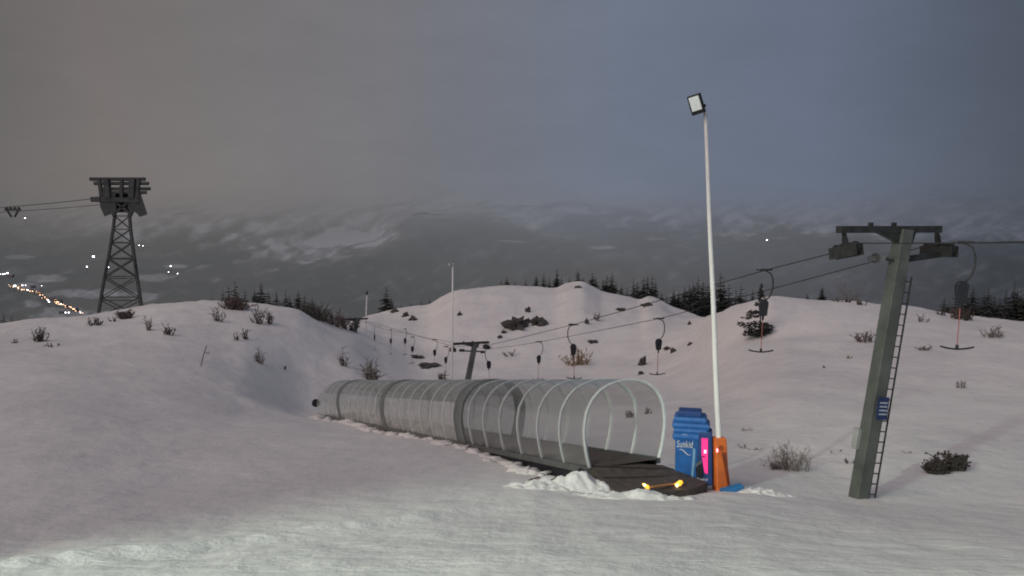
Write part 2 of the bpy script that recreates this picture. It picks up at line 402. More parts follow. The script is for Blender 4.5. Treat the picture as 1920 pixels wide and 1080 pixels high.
def build_hills():
    S = np.linspace(-.95, .95, 620); Yq = np.exp(np.linspace(math.log(262), math.log(6600), 330))
    kY = [262, 480, 850, 1350, 2100, 2800, 3900, 5200, 6600]; kV = [802, 700, 620, 562, 500, 450, 405, 350, 290]
    tu = [-1500, 0, 170, 330, 430, 560, 640, 700, 740, 775, 850, 900, 1000, 1100, 1200, 1400, 1700, 1920, 3400]
    tv = [430, 425, 432, 446, 462, 470, 478, 474, 455, 424, 436, 442, 446, 440, 436, 446, 452, 470, 480]   # upper edge of the woods along the slope
    snowf = [(85, 527, 40, 9), (60, 540, 40, 8), (170, 553, 85, 9), (110, 585, 75, 12), (60, 568, 22, 9), (290, 524, 48, 7), (275, 560, 40, 9), (330, 500, 30, 6), (230, 590, 50, 9), (660, 447, 62, 13), (700, 466, 40, 5), (600, 456, 40, 6), (1130, 496, 34, 4), (960, 492, 30, 3), (1230, 478, 20, 2.5), (40, 480, 30, 4), (860, 388, 50, 10), (1000, 400, 90, 10), (1100, 425, 60, 6)]
    darkl = [[(400, 492), (520, 447), (640, 424), (740, 398), (850, 372)], [(350, 470), (470, 425), (620, 395)], [(900, 420), (1060, 412), (1200, 425)]]
    lightl = [[(330, 520), (450, 485), (560, 458), (640, 436)], [(300, 480), (420, 452), (520, 428)], [(480, 520), (560, 498), (640, 486)], [(560, 438), (680, 405), (800, 384)], [(380, 540), (450, 520), (520, 508)]]
    v = []; at = []
    for y in Yq:
        V = float(np.interp(math.log(y), np.log(kY), kV))
        for s in S:
            x = s*(y+A0); v.append((x, y, hz_at(x, y)))
            U = 960+1500*s
            w1 = noise.fractal(Vector((U/95, V/50, 0)), .8, 2.2, 4); w2 = noise.fractal(Vector((U/26, V/13, 3)), .8, 2.2, 3)
            dg = noise.fractal(Vector(((U*.94-V*.34)/60, (U*.34+V*.94)/9, 7)), .8, 2.2, 3)
            gul = noise.fractal(Vector(((U*.5-V)/22, (U+V*.5)/110, 11)), .8, 2.2, 3)
            e = (np.interp(U, tu, tv)-V+26*w1+12*w2)/26
            t = min(1, max(0, e*.5+.5)); t = t*t*(3-2*t)
            a = t*(.58+.26*dg+.24*w2+.12*w1)+(1-t)*(.06+.24*max(0, dg)+.16*w2+.14*w1+.10*gul)
            for (cu, cv, wu, wv) in snowf:
                q = ((U-cu)/wu)**2+((V-cv)/wv)**2+w1*.8+w2*.7
                if q < 1: a += .50*min(1, (1-q)*2)
            for P_ in darkl:
                if P_[0][0]-30 < U < P_[-1][0]+30: a -= .30*in_band(U, V+9*w1+4*w2, P_, 8)
            for P_ in lightl:
                if P_[0][0]-30 < U < P_[-1][0]+30: a += .28*in_band(U, V+9*w1+5*w2, P_, 5)*(.5+max(-.3, w2))
            at.append(a)
    n = len(S); f = [(j*n+i, j*n+i+1, (j+1)*n+i+1, (j+1)*n+i) for j in range(len(Yq)-1) for i in range(n-1)]
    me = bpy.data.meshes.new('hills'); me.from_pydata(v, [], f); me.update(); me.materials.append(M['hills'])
    a = me.attributes.new('snowiness', 'FLOAT', 'POINT'); a.data.foreach_set('value', at)
    for p in me.polygons: p.use_smooth = True
    o = bpy.data.objects.new('hills', me); col.objects.link(o); tag(o, kind='structure')
build_hills()

# ------------------------------------------------------------------ covered conveyor (gallery)
TD = Vector((-.45, 1, -.201)).normalized()           # axis going down the hill
TX = Vector((1, .45, 0)).normalized()                # across, to the right
TZ = TX.cross(TD).normalized()
if TZ.z < 0: TZ = -TZ
def tc(Y, h=0.0):                                     # floor centre of the gallery at depth Y
    return Vector((3.02-.45*(Y-21), Y, -.1985*Y-2.22+h))
HW = 1.27
def prof(t, k=1.0):
    """t 0..1 from left foot over the crown to the right foot; returns (across, up)"""
    pts = [(-1.10, 0.0), (-1.20, .38), (-1.265, .8), (-1.27, 1.12), (-1.20, 1.50), (-1.02, 1.83), (-.76, 2.07), (-.40, 2.22), (0, 2.27)]
    pts = pts+[(-x, z) for x, z in reversed(pts[:-1])]
    xs = [p[0] for p in pts]; zs = [p[1] for p in pts]; tt = np.linspace(0, 1, len(pts))
    return float(pchip(tt, zs, np.array([t]))[0]), float(np.interp(t, tt, xs))*k
T0 = Y0 = 21.0; YE = 55.5
root = thing('conveyor_gallery', tc(21), 'long transparent arched tunnel covering a ski conveyor belt running down the snow slope', 'conveyor tunnel')
RO = root.location.copy()
NP = 40
def arch(Y, off=0.0, k=1.0, drop=0.0):
    c = tc(Y); r = []
    for i in range(NP+1):
        z, x = prof(i/NP)
        z2, x2 = prof(min(1, i/NP+.01)); z1, x1 = prof(max(0, i/NP-.01))
        nx, nzz = -(z2-z1), (x2-x1); L = math.hypot(nx, nzz) or 1
        X = x+off*nx/L; Z = z+off*nzz/L
        r.append(c+TX*X*k+Vector((0, 0, 1))*(Z*k-drop))
    return r
segs = [(21.0, 29.2, 'clear'), (29.9, 39.2, 'frost'), (39.75, 48.7, 'frost'), (49.2, 53.0, 'frost')]
for a, b, mm in segs:
    rows = []
    n = max(6, int((b-a)/.6))
    for i in range(n+1): rows.append(arch(a+(b-a)*i/n))
    if mm == 'clear':
        mbp = MB(); mbp.grid(rows); mbp.build('cover_panel', M['clear'], root, RO, True)
    else:
        for nm, i0, i1, m_ in (('side_panel', 0, 10, 'frost'), ('roof_panel', 10, 30, 'roofsheet'), ('side_panel', 30, 40, 'frost')):
            mbp = MB(); mbp.grid([rw[i0:i1+1] for rw in rows]); mbp.build(nm, M[m_], root, RO, True)
# end hood closing down towards the far end
rows = []
for i in range(9):
    t = i/8; Y = 53.0+t*3.0; k = math.sqrt(max(.02, 1-(t*.93)**2)); rows.append([p-TX*1.15*(1-k) for p in arch(Y, 0, k, 0)])
hood = MB(); hood.grid(rows); ho = hood.build('end_hood', M['frost'], root, RO, True)
vn = MB(); c = tc(55.9, .75)-TX*1.22-TD*.1; vn.tube([c-TD*.15, c+TD*.1], .28, 16); vn.build('outlet', M['black'], root, RO)
def hoop_pts(Y, off=.02): return arch(Y, off)
Y = 21.0; k = 0
hoopsY = [21.0+1.27*i for i in range(7)]
for Y in hoopsY:
    h = MB(); pts = arch(Y, -.03)
    inn = arch(Y, -.055); w = .034 if Y > 21.1 else .055
    # flat bar section following the arch
    rows = [[p-TD*w+0*TX for p in arch(Y, .012)], [p+TD*w for p in arch(Y, .012)], [p+TD*w for p in arch(Y, -.05)], [p-TD*w for p in arch(Y, -.05)], [p-TD*w for p in arch(Y, .012)]]
    h.grid(rows); h.build('hoop', M['hoop'], root, RO, True)
Y = 31.2
while Y < 53:
    if min(abs(Y-39.5), abs(Y-49)) > .7:
        h = MB(); w = .045
        rows = [[p-TD*w for p in arch(Y, .01)], [p+TD*w for p in arch(Y, .01)], [p+TD*w for p in arch(Y, -.04)], [p-TD*w for p in arch(Y, -.04)], [p-TD*w for p in arch(Y, .01)]]
        h.grid(rows); h.build('hoop', M['hoop'], root, RO, True)
    Y += 1.35
for a, b in ((29.2, 29.95), (39.2, 39.75), (48.7, 49.2)):
    h = MB()
    rows = [arch(a, .03), arch(b, .03), arch(b, -.05), arch(a, -.05), arch(a, .03)]
    h.grid(rows); h.build('joint_band', M['band'], root, RO, True)
for sgn in (-1, 1):                                   # foot rails and the seam where side meets roof sheet
    h = MB(); a = tc(21)+TX*1.10*sgn; b = tc(53)+TX*1.10*sgn
    h.beam(a-Vector((0, 0, .07)), b-Vector((0, 0, .07)), .10, .16); h.build('foot_rail', M['zinc'], root, RO)
    pass
h = MB(); h.grid([[tc(20.95, -.02)-TX*.98, tc(20.95, -.02)+TX*.98], [tc(54, -.02)-TX*.98, tc(54, -.02)+TX*.98], [tc(54, -.25)-TX*.98, tc(54, -.25)+TX*.98], [tc(20.95, -.25)-TX*.98, tc(20.95, -.25)+TX*.98]])
h.build('conveyor_belt', M['mat'], root, RO)
# black sheets drawn as the shade in the gap between snow and rail
for sgn in (-1, 1):
    h = MB(); h.grid([[tc(21, -.1)+TX*1.02*sgn, tc(21, -1.1)+TX*1.02*sgn], [tc(53, -.1)+TX*1.02*sgn, tc(53, -1.1)+TX*1.02*sgn]])
    h.build('gap_shade', M['black'], root, RO)
# entry platform
e0 = tc(20.98)
pf = MB()
def pz(u, v, Y): return P(u, v, Y)
top = [pz(1094, 862, 21.0), pz(1243, 872, 21.3), pz(1327, 905, 20.2), pz(1300, 917, 19.5), pz(1236, 924, 18.95), pz(1150, 917, 19.3)]
cen = sum(top, Vector())/6
pf.face(top)
for i in range(6):
    a, b = top[i], top[(i+1) % 6]
    pf.face([a, b, b-Vector((0, 0, .6)), a-Vector((0, 0, .6))])
pf.build('entry_platform', M['mat'], root, RO, bevel=.03)
for i in range(2):                                    # boarding mat seams
    t = .25+.4*i; h = MB(); a = top[0].lerp(top[5], t); b = top[1].lerp(top[2], t)
    h.beam(a+Vector((0, 0, .015)), b+Vector((0, 0, .015)), .03, .012); h.build('belt_slat', M['rubber'], root, RO)
cm = MB(); a = pz(1222, 916, 19.1)+Vector((0, 0, .04)); b = pz(1262, 910, 19.65)+Vector((0, 0, .04)); cm.beam(a, b, .07, .035); cm.build('comb_plate', M['comb'], root, RO, bevel=.008)
def warning_light(u, v, Y, tilt, s=1):
    s *= .72
    w = MB(); c = P(u, v, Y)
    w.beam(c-Vector((.09*s, 0, -.06*tilt*s)), c+Vector((.09*s, 0, -.12*tilt*s)), .07*s, .06*s, w2=.1*s, h2=.08*s)
    w.blob(c+Vector((.06*s, -.02, -.05*tilt*s)), (.085*s, .05*s, .085*s), int(u), .3)
    o = w.build('warning_light', M['amber'], root, RO, True)
    q = MB(); q.blob(c+Vector((-.04*s, -.07, .04*tilt*s)), (.05*s, .025, .05*s), 3, .2); q.build('lamp_core', M['amberhot'], o, RO, True)
warning_light(1210, 910, 19.1, 1); warning_light(1271, 907, 19.6, -.6, 1.15)
# dark rubber apron on the left of the entrance
h = MB(); pts = [pz(1012, 906, 20.4), pz(1075, 884, 20.7), pz(1100, 872, 20.9), pz(1103, 886, 20.6), pz(1050, 900, 20.3), pz(1018, 912, 20.2)]
h.face(pts); 
for i in range(6):
    a, b = pts[i], pts[(i+1) % 6]; h.face([a, b, b-Vector((0, 0, .4)), a-Vector((0, 0, .4))])
h.build('side_apron', M['black'], root, RO)

# fallen stake by the apron
h = MB(); a = P(978, 918, 19.9); b = P(1012, 889, 20.3); a.z = zg(a.x, a.y)+.0; b.z = zg(b.x, b.y)+.16; h.tube([a, a.lerp(b, .5)+Vector((0, 0, .03)), b], .022, 8)
o = h.build('stake', M['wood'], None, a); o.location = a; tag(o, 'thin reddish stake lying on the snow left of the tunnel entrance', 'stake')

# shovelled snow heaps in front of the platform and along the gallery
def heap(u, v, Y, w, d, hgt, seed, label):
    c = P(u, v, Y); c.z = zg(c.x, c.y); rows = []
    n = 46
    for j in range(n+1):
        r = []
        for i in range(n+1):
            a = (i/n-.5)*2; b = (j/n-.5)*2; q = max(0, 1-(a*a+b*b))
            x = c.x+a*w; y = c.y+b*d
            zz = hgt*(q**.8)*(1+.55*noise.fractal(Vector((x*1.4+seed, y*1.4, seed)), .9, 2.1, 3)) + .085*q**.5*noise.fractal(Vector((x*5, y*5, seed)), .7, 2.1, 4)
            r.append(Vector((x, y, zg(x, y)-.05+max(-.05, zz))))
        rows.append(r)
    h = MB(); h.grid(rows); o = h.build('snow_heap', M['snow'], None, c, True); o.location = c
    tag(o, label, 'snow heap')
heap(1092, 922, 19.9, 1.15, .70, .40, 1, 'lumpy shovelled snow heap in front of the tunnel entrance beside the dark apron')
heap(1030, 925, 19.6, 1.3, .6, .16, 5, 'low snow bank left of the lumpy heap at the tunnel entrance')
heap(1440, 934, 20.2, .95, .45, .14, 8, 'small snow ridge between the orange padded lamp pole and the green pylon')
heap(1412, 928, 20.3, .5, .3, .10, 11, 'little snow mound against the blue foot pad of the lamp pole')
heap(1190, 938, 18.6, 1.7, .45, .20, 14, 'long low snow lip in front of the conveyor platform and yellow lights')
# crumbly snow thrown up along the gallery foot
h = MB()
for i in range(110):
    t = random.random()**1.3; Y = 21.2+t*33; c = tc(Y)-TX*(1.28+random.random()*.5); c.z = zg(c.x, c.y)+.02
    s = random.uniform(.04, .16)*(1+.02*(Y-20)); h.blob(c-Vector((0, 0, s*.25)), (s*1.9, s*1.6, s*.8), i, .8, 2)
tag(h.build('snow_crumbs', M['snow'], None, None, True), 'loose snow crumbs along the foot of the tunnel', 'snow', kind='stuff')

# ------------------------------------------------------------------ blue padded control box
B = P(1297, 893, 21.1); B.z = zg(B.x, B.y)
ax = rotaxes(R(-14))
root = thing('control_box', B, 'blue padded control cabinet with stepped top and white lettering right of the tunnel mouth', 'control box')
def loc(x, y, z): return B+ax @ Vector((x, y, z))
root.scale = (1.02, 1.02, 1.15)
H0 = .18
h = MB(); h.box(loc(0, 0, .12), (.62, .5, .30), ax); h.build('base', M['black'], root, B)
h = MB(); h.box(loc(-.05, 0, .99), (.76, .6, 1.52), ax); h.build('pad_wrap', M['blue'], root, B, bevel=.05)
h = MB()                                              # zigzag collar: stacked pads of different widths
for z, w, dx, dz in ((1.30, .93, -.04, .15), (1.44, .87, -.04, .12), (1.56, .96, -.04, .13), (1.70, .84, -.06, .13)):
    i = len(h.v)
    h.box(loc(dx, 0, z-dz*.25), (w*.92, .66, dz*.5), ax, (1.09, 1.05)); h.box(loc(dx, 0, z+dz*.25), (w, .69, dz*.5), ax, (.90, .93))
h.build('pad_collar', M['blue'], root, B)
h = MB(); h.box(loc(-.07, 0, 1.82), (.60, .5, .14), ax); h.build('cap', M['darkblue'], root, B, bevel=.03)
# side pad carrying the lit panel
h = MB(); h.box(loc(.33, -.12, .84), (.42, .52, 1.25), ax, (.82, .9)); h.build('side_pad', M['darkblue'], root, B, bevel=.04)
h = MB(); q = [loc(.235, -.405, 1.32), loc(.395, -.40, 1.32), loc(.41, -.415, .50), loc(.33, -.415, .52), loc(.245, -.41, .95)]
h.face(list(reversed(q))); h.face([p+ax @ Vector((0, .03, 0)) for p in q])
for i in range(5): h.face([q[i], q[(i+1) % 5], q[(i+1) % 5]+ax @ Vector((0, .03, 0)), q[i]+ax @ Vector((0, .03, 0))])
lp = h.build('lit_panel', M['pink'], root, B); tag(lp, 'glowing pink panel on the side pad')
h = MB(); h.box(loc(.335, -.425, 1.02), (.06, .03, .08), ax); h.build('lamp', M['pinklight'], lp, B, bevel=.01)
h = MB(); h.box(loc(.30, -.43, .90), (.08, .02, .02), ax); h.build('handle', M['black'], lp, B)
h = MB(); q = [loc(.10, -.415, .62), loc(.25, -.42, .72), loc(.30, -.42, .40), loc(.13, -.415, .38)]; h.face(list(reversed(q))); h.build('dark_patch', M['black'], root, B)
h = MB(); q = [loc(.08, -.42, .70), loc(.24, -.425, .82), loc(.25, -.425, .74), loc(.12, -.42, .66)]; h.face(list(reversed(q))); h.build('pale_flash', M['zinc'], root, B)
h = MB(); h.grid([[loc(-.03+.05*math.sin(t*1.8), -.312, .30+t*.75), loc(.035+.05*math.sin(t*1.8), -.312, .30+t*.75)] for t in [i/10 for i in range(11)]]); h.build('printed_stripe', M['paleblue'], root, B)
def face_mat(x, y, z, rz=-14, rx=90): return Matrix.Translation(ax @ Vector((x, y, z))) @ Matrix.Rotation(R(rz), 4, 'Z') @ Matrix.Rotation(R(rx), 4, 'X')
text_mesh('Sunkid', .155, M['white'], 'lettering', root, face_mat(-.19, -.318, 1.13) @ Matrix.Scale(1.5, 4, (0, 1, 0)), .006, .15)
h = MB()                                              # emblem: small sun figure and a sweep under the word
c = loc(-.20, -.318, 1.30)
h.disc(c, ax @ Vector((0, 1, 0)), .055, .012)
for k in range(9):
    a = math.pi*k/8; h.beam(c+ax @ Vector((math.cos(a)*.06, -.002, math.sin(a)*.06)), c+ax @ Vector((math.cos(a)*.095, -.002, math.sin(a)*.095)), .014, .01)
h.build('emblem', M['white'], root, B); h = MB()
pts = [loc(-.33+.30*t, -.318, 1.0-.10*t+.03*math.sin(t*6)) for t in [i/8 for i in range(9)]]; h.tube(pts, [.004+.010*math.sin(math.pi*i/8) for i in range(9)], 6)
h.build('printed_sweep', M['white'], root, B)
text_mesh('Sunkid', .085, M['white'], 'lettering', root, face_mat(.27, -.43, .37) @ Matrix.Scale(1.2, 4, (1, 0, 0)), .005, .15)

# ------------------------------------------------------------------ floodlight masts
L0 = P(1352, 912, 20.7); L0.z = zg(L0.x, L0.y)-.05
Lt = P(1322, 205, 20.9)
root = thing('floodlight_mast', L0, 'tall pale floodlight pole with orange padded foot beside the blue control cabinet', 'light pole')
h = MB(); n = 14; h.tube([L0.lerp(Lt, i/n)+Vector((.006*math.sin(i*1.1), 0, 0))*(0 < i < n) for i in range(n+1)], [.082-.036*i/n for i in range(n+1)], 14); h.build('pole', M['pole'], root, L0, True)
axp = rotaxes(R(10))
d = (Lt-L0).normalized(); AX = Matrix((axp @ Vector((1, 0, 0)), (d.cross(axp @ Vector((1, 0, 0)))), d)).transposed()
h = MB(); h.box(L0+d*.74+Vector((.0, 0, 0)), (.36, .34, 1.48), AX, (.9, .9)); po = h.build('foot_pad', M['orange'], root, L0, bevel=.035)
h = MB(); q = [(.02, 1.10), (.10, 1.12), (.18, .35), (.17, .12)]
fr = [L0+AX @ Vector((x, -.185, z)) for x, z in q]; h.face(list(reversed(fr))); h.tube([L0+AX @ Vector((.0, -.185, 1.12)), L0+AX @ Vector((.03, -.19, .9)), L0+AX @ Vector((.10, -.19, .4)), L0+AX @ Vector((.12, -.19, .15))], .014, 6)
h.tube([L0+AX @ Vector((-.03+.05*math.cos(a), -.18, 1.24+.05*math.sin(a))) for a in [k*.7 for k in range(10)]], .012, 6)
h.build('shaded_fold', M['darkorange'], po, L0)  # dark face paints the shade on the pad's right
h = MB(); h.box(L0+AX @ Vector((-.14, -.19, 1.18)), (.05, .03, .10), AX); h.build('signal_lamp', M['redlight'], root, L0, bevel=.012)
h = MB(); h.box(L0+Vector((.19, -.36, .17)), (.60, .26, .22), rotaxes(R(8))@Matrix.Rotation(R(-12), 3, 'Y')); h.build('blue_foot_pad', M['paleblue'], root, L0, bevel=.05).data.materials[0] = mat('blue foot pad', (.02, .16, .38), .5, 0, .2, 4)
h = MB(); h.box(L0+Vector((.17, -.38, .04)), (.64, .24, .07), rotaxes(R(8))@Matrix.Rotation(R(-12), 3, 'Y')); h.build('foot_strap', M['black'], root, L0, bevel=.02)
# lamp head
hc = P(1305, 196, 20.75)
fw = Vector((-.42, -.86, -.26)).normalized(); rt = fw.cross(Vector((0, 0, 1))).normalized(); up = rt.cross(fw).normalized()
rr = Matrix.Rotation(R(14), 3, fw); rt = rr @ rt; up = rr @ up
HX = Matrix((-rt, -fw, up)).transposed()
h = MB(); h.box(hc-fw*.04, (.34, .16, .50), HX); hd = h.build('lamp_head', M['black'], root, L0, bevel=.02)
h = MB(); h.box(hc+fw*.045+up*.03, (.26, .02, .36), HX); h.build('lens', M['lens'], hd, L0, bevel=.008)
h = MB(); h.box(hc-fw*.2-up*.08, (.22, .22, .26), HX); h.beam(hc-fw*.2-up*.05, Lt+Vector((0, 0, .05)), .10, .08)
for s in (-.17, .17): h.beam(hc+HX @ Vector((s, 0, -.05)), hc+HX @ Vector((s*.9, .28, -.12)), .03, .05)
h.build('bracket', M['black'], root, L0)

def small_mast(u, vtop, vbase, Y, r, label, head=True, m='pole'):
    b = P(u, vbase, Y); b.z = zg(b.x, b.y); t = P(u+2, vtop, Y)
    root = thing('floodlight_mast', b, label, 'light pole')
    h = MB(); h.tube([b-Vector((0, 0, .3)), b.lerp(t, .5), t], [r, r*.85, r*.6], 10); h.build('pole', M[m], root, b, True)
    if head:
        h = MB(); h.box(t+Vector((-.16, -.1, -.12)), (.30, .16, .20), rotaxes(.4)); hd = h.build('lamp_head', M['greypole'], root, b, bevel=.02)
        h = MB(); h.box(t+Vector((-.20, -.19, -.12)), (.2, .02, .14), rotaxes(.4)); h.build('lens', M['lens'], hd, b)
        h = MB(); h.tube([t, t+Vector((0, 0, .25))], .02, 6); h.build('spike', M['zinc'], root, b)
    else:
        h = MB(); h.box(t+Vector((0, 0, .18)), (.26, .2, .4), taper=(.6, .6)); h.build('lamp_head', M['black'], root, b)
small_mast(847, 493, 735, 62, .085, 'pale lamp pole standing behind the tunnel next to the far lift pylon')
small_mast(686, 552, 668, 92, .085, 'slim lamp pole with dark top in the dip between the two snow ridges', False)

# ------------------------------------------------------------------ T-bar lift pylons
LD = Vector((-.316, 1, 0)).normalized()               # along the lift, downhill (plan)
AXR = Vector((LD.y, -LD.x, 0)) * 1                    # along the crossarm, to the right
AXR = Vector((.953, .302, 0))
def pylon(base_uv, top_uv, Y, w0, w1, arm, label, near):
    b = P(base_uv[0], base_uv[1], Y); 
    t = P(top_uv[0], top_uv[1], Y); d = (t-b).normalized()
    zb = zg(b.x, b.y); b = b+d*((zb-b.z)/d.z)
    root = thing('lift_pylon', b, label, 'lift pylon', 'pylons of the surface lift')
    x = (AXR-d*AXR.dot(d)).normalized(); y = d.cross(x)
    X = Matrix((x, y, d)).transposed(); Lh = (t-b).length
    h = MB(); h.box(b+d*(Lh/2-.15), (w0, w0, Lh+.3), X, (w1/w0, w1/w0)); h.build('column', M['green'], root, b, bevel=.02)
    AM = Matrix((AXR, LD, Vector((0, 0, 1)))).transposed()
    h = MB(); h.box(t+AXR*arm[2]+Vector((0, 0, .0)), (arm[0], .22, arm[1]), AM)
    for s in (-.62, .12): h.box(t+AXR*(arm[2]+s)+Vector((0, 0, arm[1]/2+.045)), (.09, .10, .09), AM)
    # gusset under the arm
    a0 = t-Vector((0, 0, arm[1]/2+.001)); 
    q = [a0-AXR*.85, a0+AXR*.32, a0+AXR*.22-Vector((0, 0, .30)), a0-AXR*.22-Vector((0, 0, .26))]
    for s in (-.08, .08): h.face([p+LD*s for p in q])
    for i in range(4): h.face([q[i]-LD*.08, q[(i+1) % 4]-LD*.08, q[(i+1) % 4]+LD*.08, q[i]+LD*.08])
    h.build('crossarm', M['steel'], root, b)
    return root, b, t, d, x, X, AM
def sheave_train(root, b, c, hang_from, AM, n, ln, tilt, rad=.17, guard=True):
    """wheels in a row on a beam, hanging from the crossarm"""
    dl = (LD+Vector((0, 0, tilt))).normalized()
    h = MB(); h.beam(c-dl*ln/2, c+dl*ln/2, .06, .14)
    if guard:
        for s in (-.10, .10): h.beam(c-dl*ln*.55+AXR*s-Vector((0, 0, .05)), c+dl*ln*.55+AXR*s-Vector((0, 0, .05)), .02, .30)
    h.beam(c+Vector((0, 0, .02)), Vector(hang_from)-Vector((0, 0, .18))+AXR*.04, .09, .14); h.beam(Vector(hang_from)-Vector((0, 0, .20))+AXR*.04, hang_from, .08, .12)
    tr = h.build('sheave_train', M['steel'], root, b)
    for i in range(n):
        p = c+dl*ln*((i+.5)/n-.5)+Vector((0, 0, .02)); w = MB(); w.disc(p, AXR, rad, .07, 20); w.disc(p, AXR, rad*.45, .16, 12)
        w.build('sheave', M['rubber'], tr, b)
root1, b1, t1, d1, x1, X1, AM1 = pylon((1609, 935), (1695, 430), 21.0, .365, .35, (3.22, .18, -.45), 'tall green steel lift pylon with ladder and blue sign in the right foreground', True)
ls = P(1586, 468, 20.4); rs = P(1760, 468, 21.9)
sheave_train(root1, b1, ls, P(1582, 433, 20.45), AM1, 4, .92, -.17, .15)
sheave_train(root1, b1, rs, P(1756, 430, 21.85), AM1, 4, 1.0, -.02, .165)
# lower guide beam with small deflector sheave
g0 = P(1655, 486, 20.9); g1 = P(1762, 477, 21.8)
h = MB(); h.beam(P(1690, 487, 21.0), g1, .10, .16); h.beam(P(1690, 489, 20.95), g0, .05, .07)
h.build('guide_beam', M['steel'], root1, b1)
h = MB(); h.disc(P(1642, 484, 20.85), LD.cross(Vector((0, 0, 1))), .13, .08, 18); h.beam(P(1628, 485, 20.9), P(1660, 484, 20.8), .16, .12); h.build('deflector', M['zinc'], root1, b1)
# ladder on the right side
la = b1+x1*.40-Matrix(X1).col[1]*0+d1*.05; 
lt = t1+x1*.30-d1*1.25
h = MB(); yv = X1.col[1]; off = yv*-.16
for s in (0.0, 1.0):
    pass
r1a = b1+x1*.21-yv*.12+d1*.0; r1b = t1+x1*.19-yv*.12-d1*1.2
r2a = b1+x1*.44-yv*.12; r2b = t1+x1*.40-yv*.12-d1*1.2
h.beam(r2a, r2b, .035, .035)
h.beam(r1a+x1*.02, r1b+x1*.02, .025, .03)
N = 21
for i in range(N):
    t = (i+.5)/N; h.beam(r1a.lerp(r1b, t), r2a.lerp(r2b, t), .028, .028)
h.build('ladder', M['steel'], root1, b1)
# blue sign with four lines of lettering
sc_ = P(1655, 766, 20.55)
SA = Matrix((Vector((.97, .22, 0)).normalized(), Vector((-.22, .97, 0)).normalized(), Vector((0, 0, 1)))).transposed() @ Matrix.Rotation(R(5), 3, 'Y')
h = MB(); h.box(sc_, (.32, .03, .60), SA); sg = h.build('sign', M['sign'], root1, b1, bevel=.006)
for k, word in enumerate(('HHHH', 'HHHH', 'HHHH', 'HHHH')):
    h = MB()
    # worn, unreadable white letter blocks in a row
    z = .15-k*.10
    x = -.11
    while x < .11:
        w = random.uniform(.022, .036); h.box(sc_+SA @ Vector((x+w/2, -.018, z)), (w, .006, .042+random.uniform(-.006, .006)), SA)
        x += w+random.uniform(.004, .010)
    h.build('letter_row', M['signtext'], sg, b1)
h = MB(); h.box(P(1606, 822, 21.1), (.13, .18, .55), X1); h.build('junction_box', M['greypole'], root1, b1, bevel=.01)

root2, b2, t2, d2, x2, X2, AM2 = pylon((876, 718), (891, 643), 64, .44, .36, (3.0, .18, -.35), 'smaller lift pylon rising behind the tunnel roof in the valley dip', False)
for uu, vv in ((849, 655), (912, 650)):
    c = P(uu, vv, 64+(uu-880)/1500*64*.3); sheave_train(root2, b2, c, P(uu, 645, c.y), AM2, 4, 1.3, -.1, .17)
h = MB(); h.beam(P(868, 658, 63.9), P(906, 659, 64.2), .10, .10); h.box(P(866, 657, 63.8), (.42, .2, .2)); h.box(P(905, 660, 64.1), (.35, .2, .18)); h.build('guide_beam', M['steel'], root2, b2)
root3, b3, t3, d3, x3, X3, AM3 = pylon((662, 643), (670, 598), 88, .42, .36, (3.0, .18, -.35), 'farthest lift pylon, small and dark in the gap between the ridges', False)

# ------------------------------------------------------------------ lift ropes
def rope(pts, r, label, sag=0):
    q = []
    for a, b in zip(pts[:-1], pts[1:]):
        n = 12
        for i in range(n+(b is pts[-1])):
            t = i/n; p = a.lerp(b, t); p.z -= sag*4*t*(1-t)*(b-a).length/45; q.append(p)
    h = MB(); h.tube([p for p in q], r, 6); c = q[0]; o = h.build('haul_rope', M['rope'], None, c, True); o.location = c
    return tag(o, label, 'cable', 'haul ropes of the surface lift')
Lrope = [P(2600, 452, 12.0), P(1925, 455, 16.1), P(1595, 456, 20.6), P(1578, 470, 20.8), P(1437, 506, 24.3), P(1073, 609, 39.4), P(921, 646, 53), P(852, 650, 64), P(700, 605, 83), P(667, 600, 87.5)]
Rrope = [P(2600, 448, 12.6), P(1920, 453, 17.5), P(1768, 456, 21.6), P(1738, 460, 21.9), P(1642, 489, 24), P(1238, 597, 36.4), P(1012, 641, 52), P(914, 655, 64.5), P(720, 617, 81), P(676, 600, 88)]
rope(Lrope, .015, 'left haul rope of the lift running down from the near pylon to the small pylons', .04)
rope(Rrope, .015, 'right haul rope of the lift, the lower of the two between the pylons', .04)

# ------------------------------------------------------------------ T-bars
def make_tbar():
    root = thing('t_bar', (0, 0, 0), 'x', 't-bar')
    h = MB(); pts = [(-.30, 0, .02), (-.1, 0, .0), (0, 0, -.02), (.14, 0, -.10), (.20, 0, -.28), (.20, 0, -.55), (.12, 0, -.78), (-.02, 0, -.92)]
    h.tube(pts, .022, 7); h.build('hanger', M['steel'], root, None, True)
    h = MB(); h.box((0, 0, .02), (.34, .05, .06)); h.build('grip', M['steel'], root)
    h = MB()                                          # spring box
    h.disc((-.05, 0, -1.0), (0, 1, 0), .135, .14, 16); h.box((-.06, 0, -1.18), (.20, .14, .36), taper=(1.4, 1.1)); h.tube([(-.06, 0, -1.3), (-.07, 0, -1.5)], [.05, .03], 8)
    h.build('spring_box', M['black'], root, bevel=.015)
    h = MB(); h.tube([(-.07, 0, -1.45), (-.10, 0, -2.38)], .012, 6); h.build('strap', M['redcord'], root)
    h = MB(); pts = [(-.42, 0, -2.37), (-.30, 0, -2.42), (-.10, 0, -2.45), (.10-.2, 0, -2.45), (.12, 0, -2.44), (.22, 0, -2.41)]
    pts = [(-.10+x, 0, -2.40-.06*(1-(abs(x)/.36)**2)) for x in (-.36, -.28, -.18, -.06, .06, .18, .28, .36)]
    h.tube(pts, .022, 7); h.tube([(-.10, 0, -2.36), (-.10, 0, -2.46)], .035, 8); h.build('bar', M['rubber'], root, None, True)
    return root
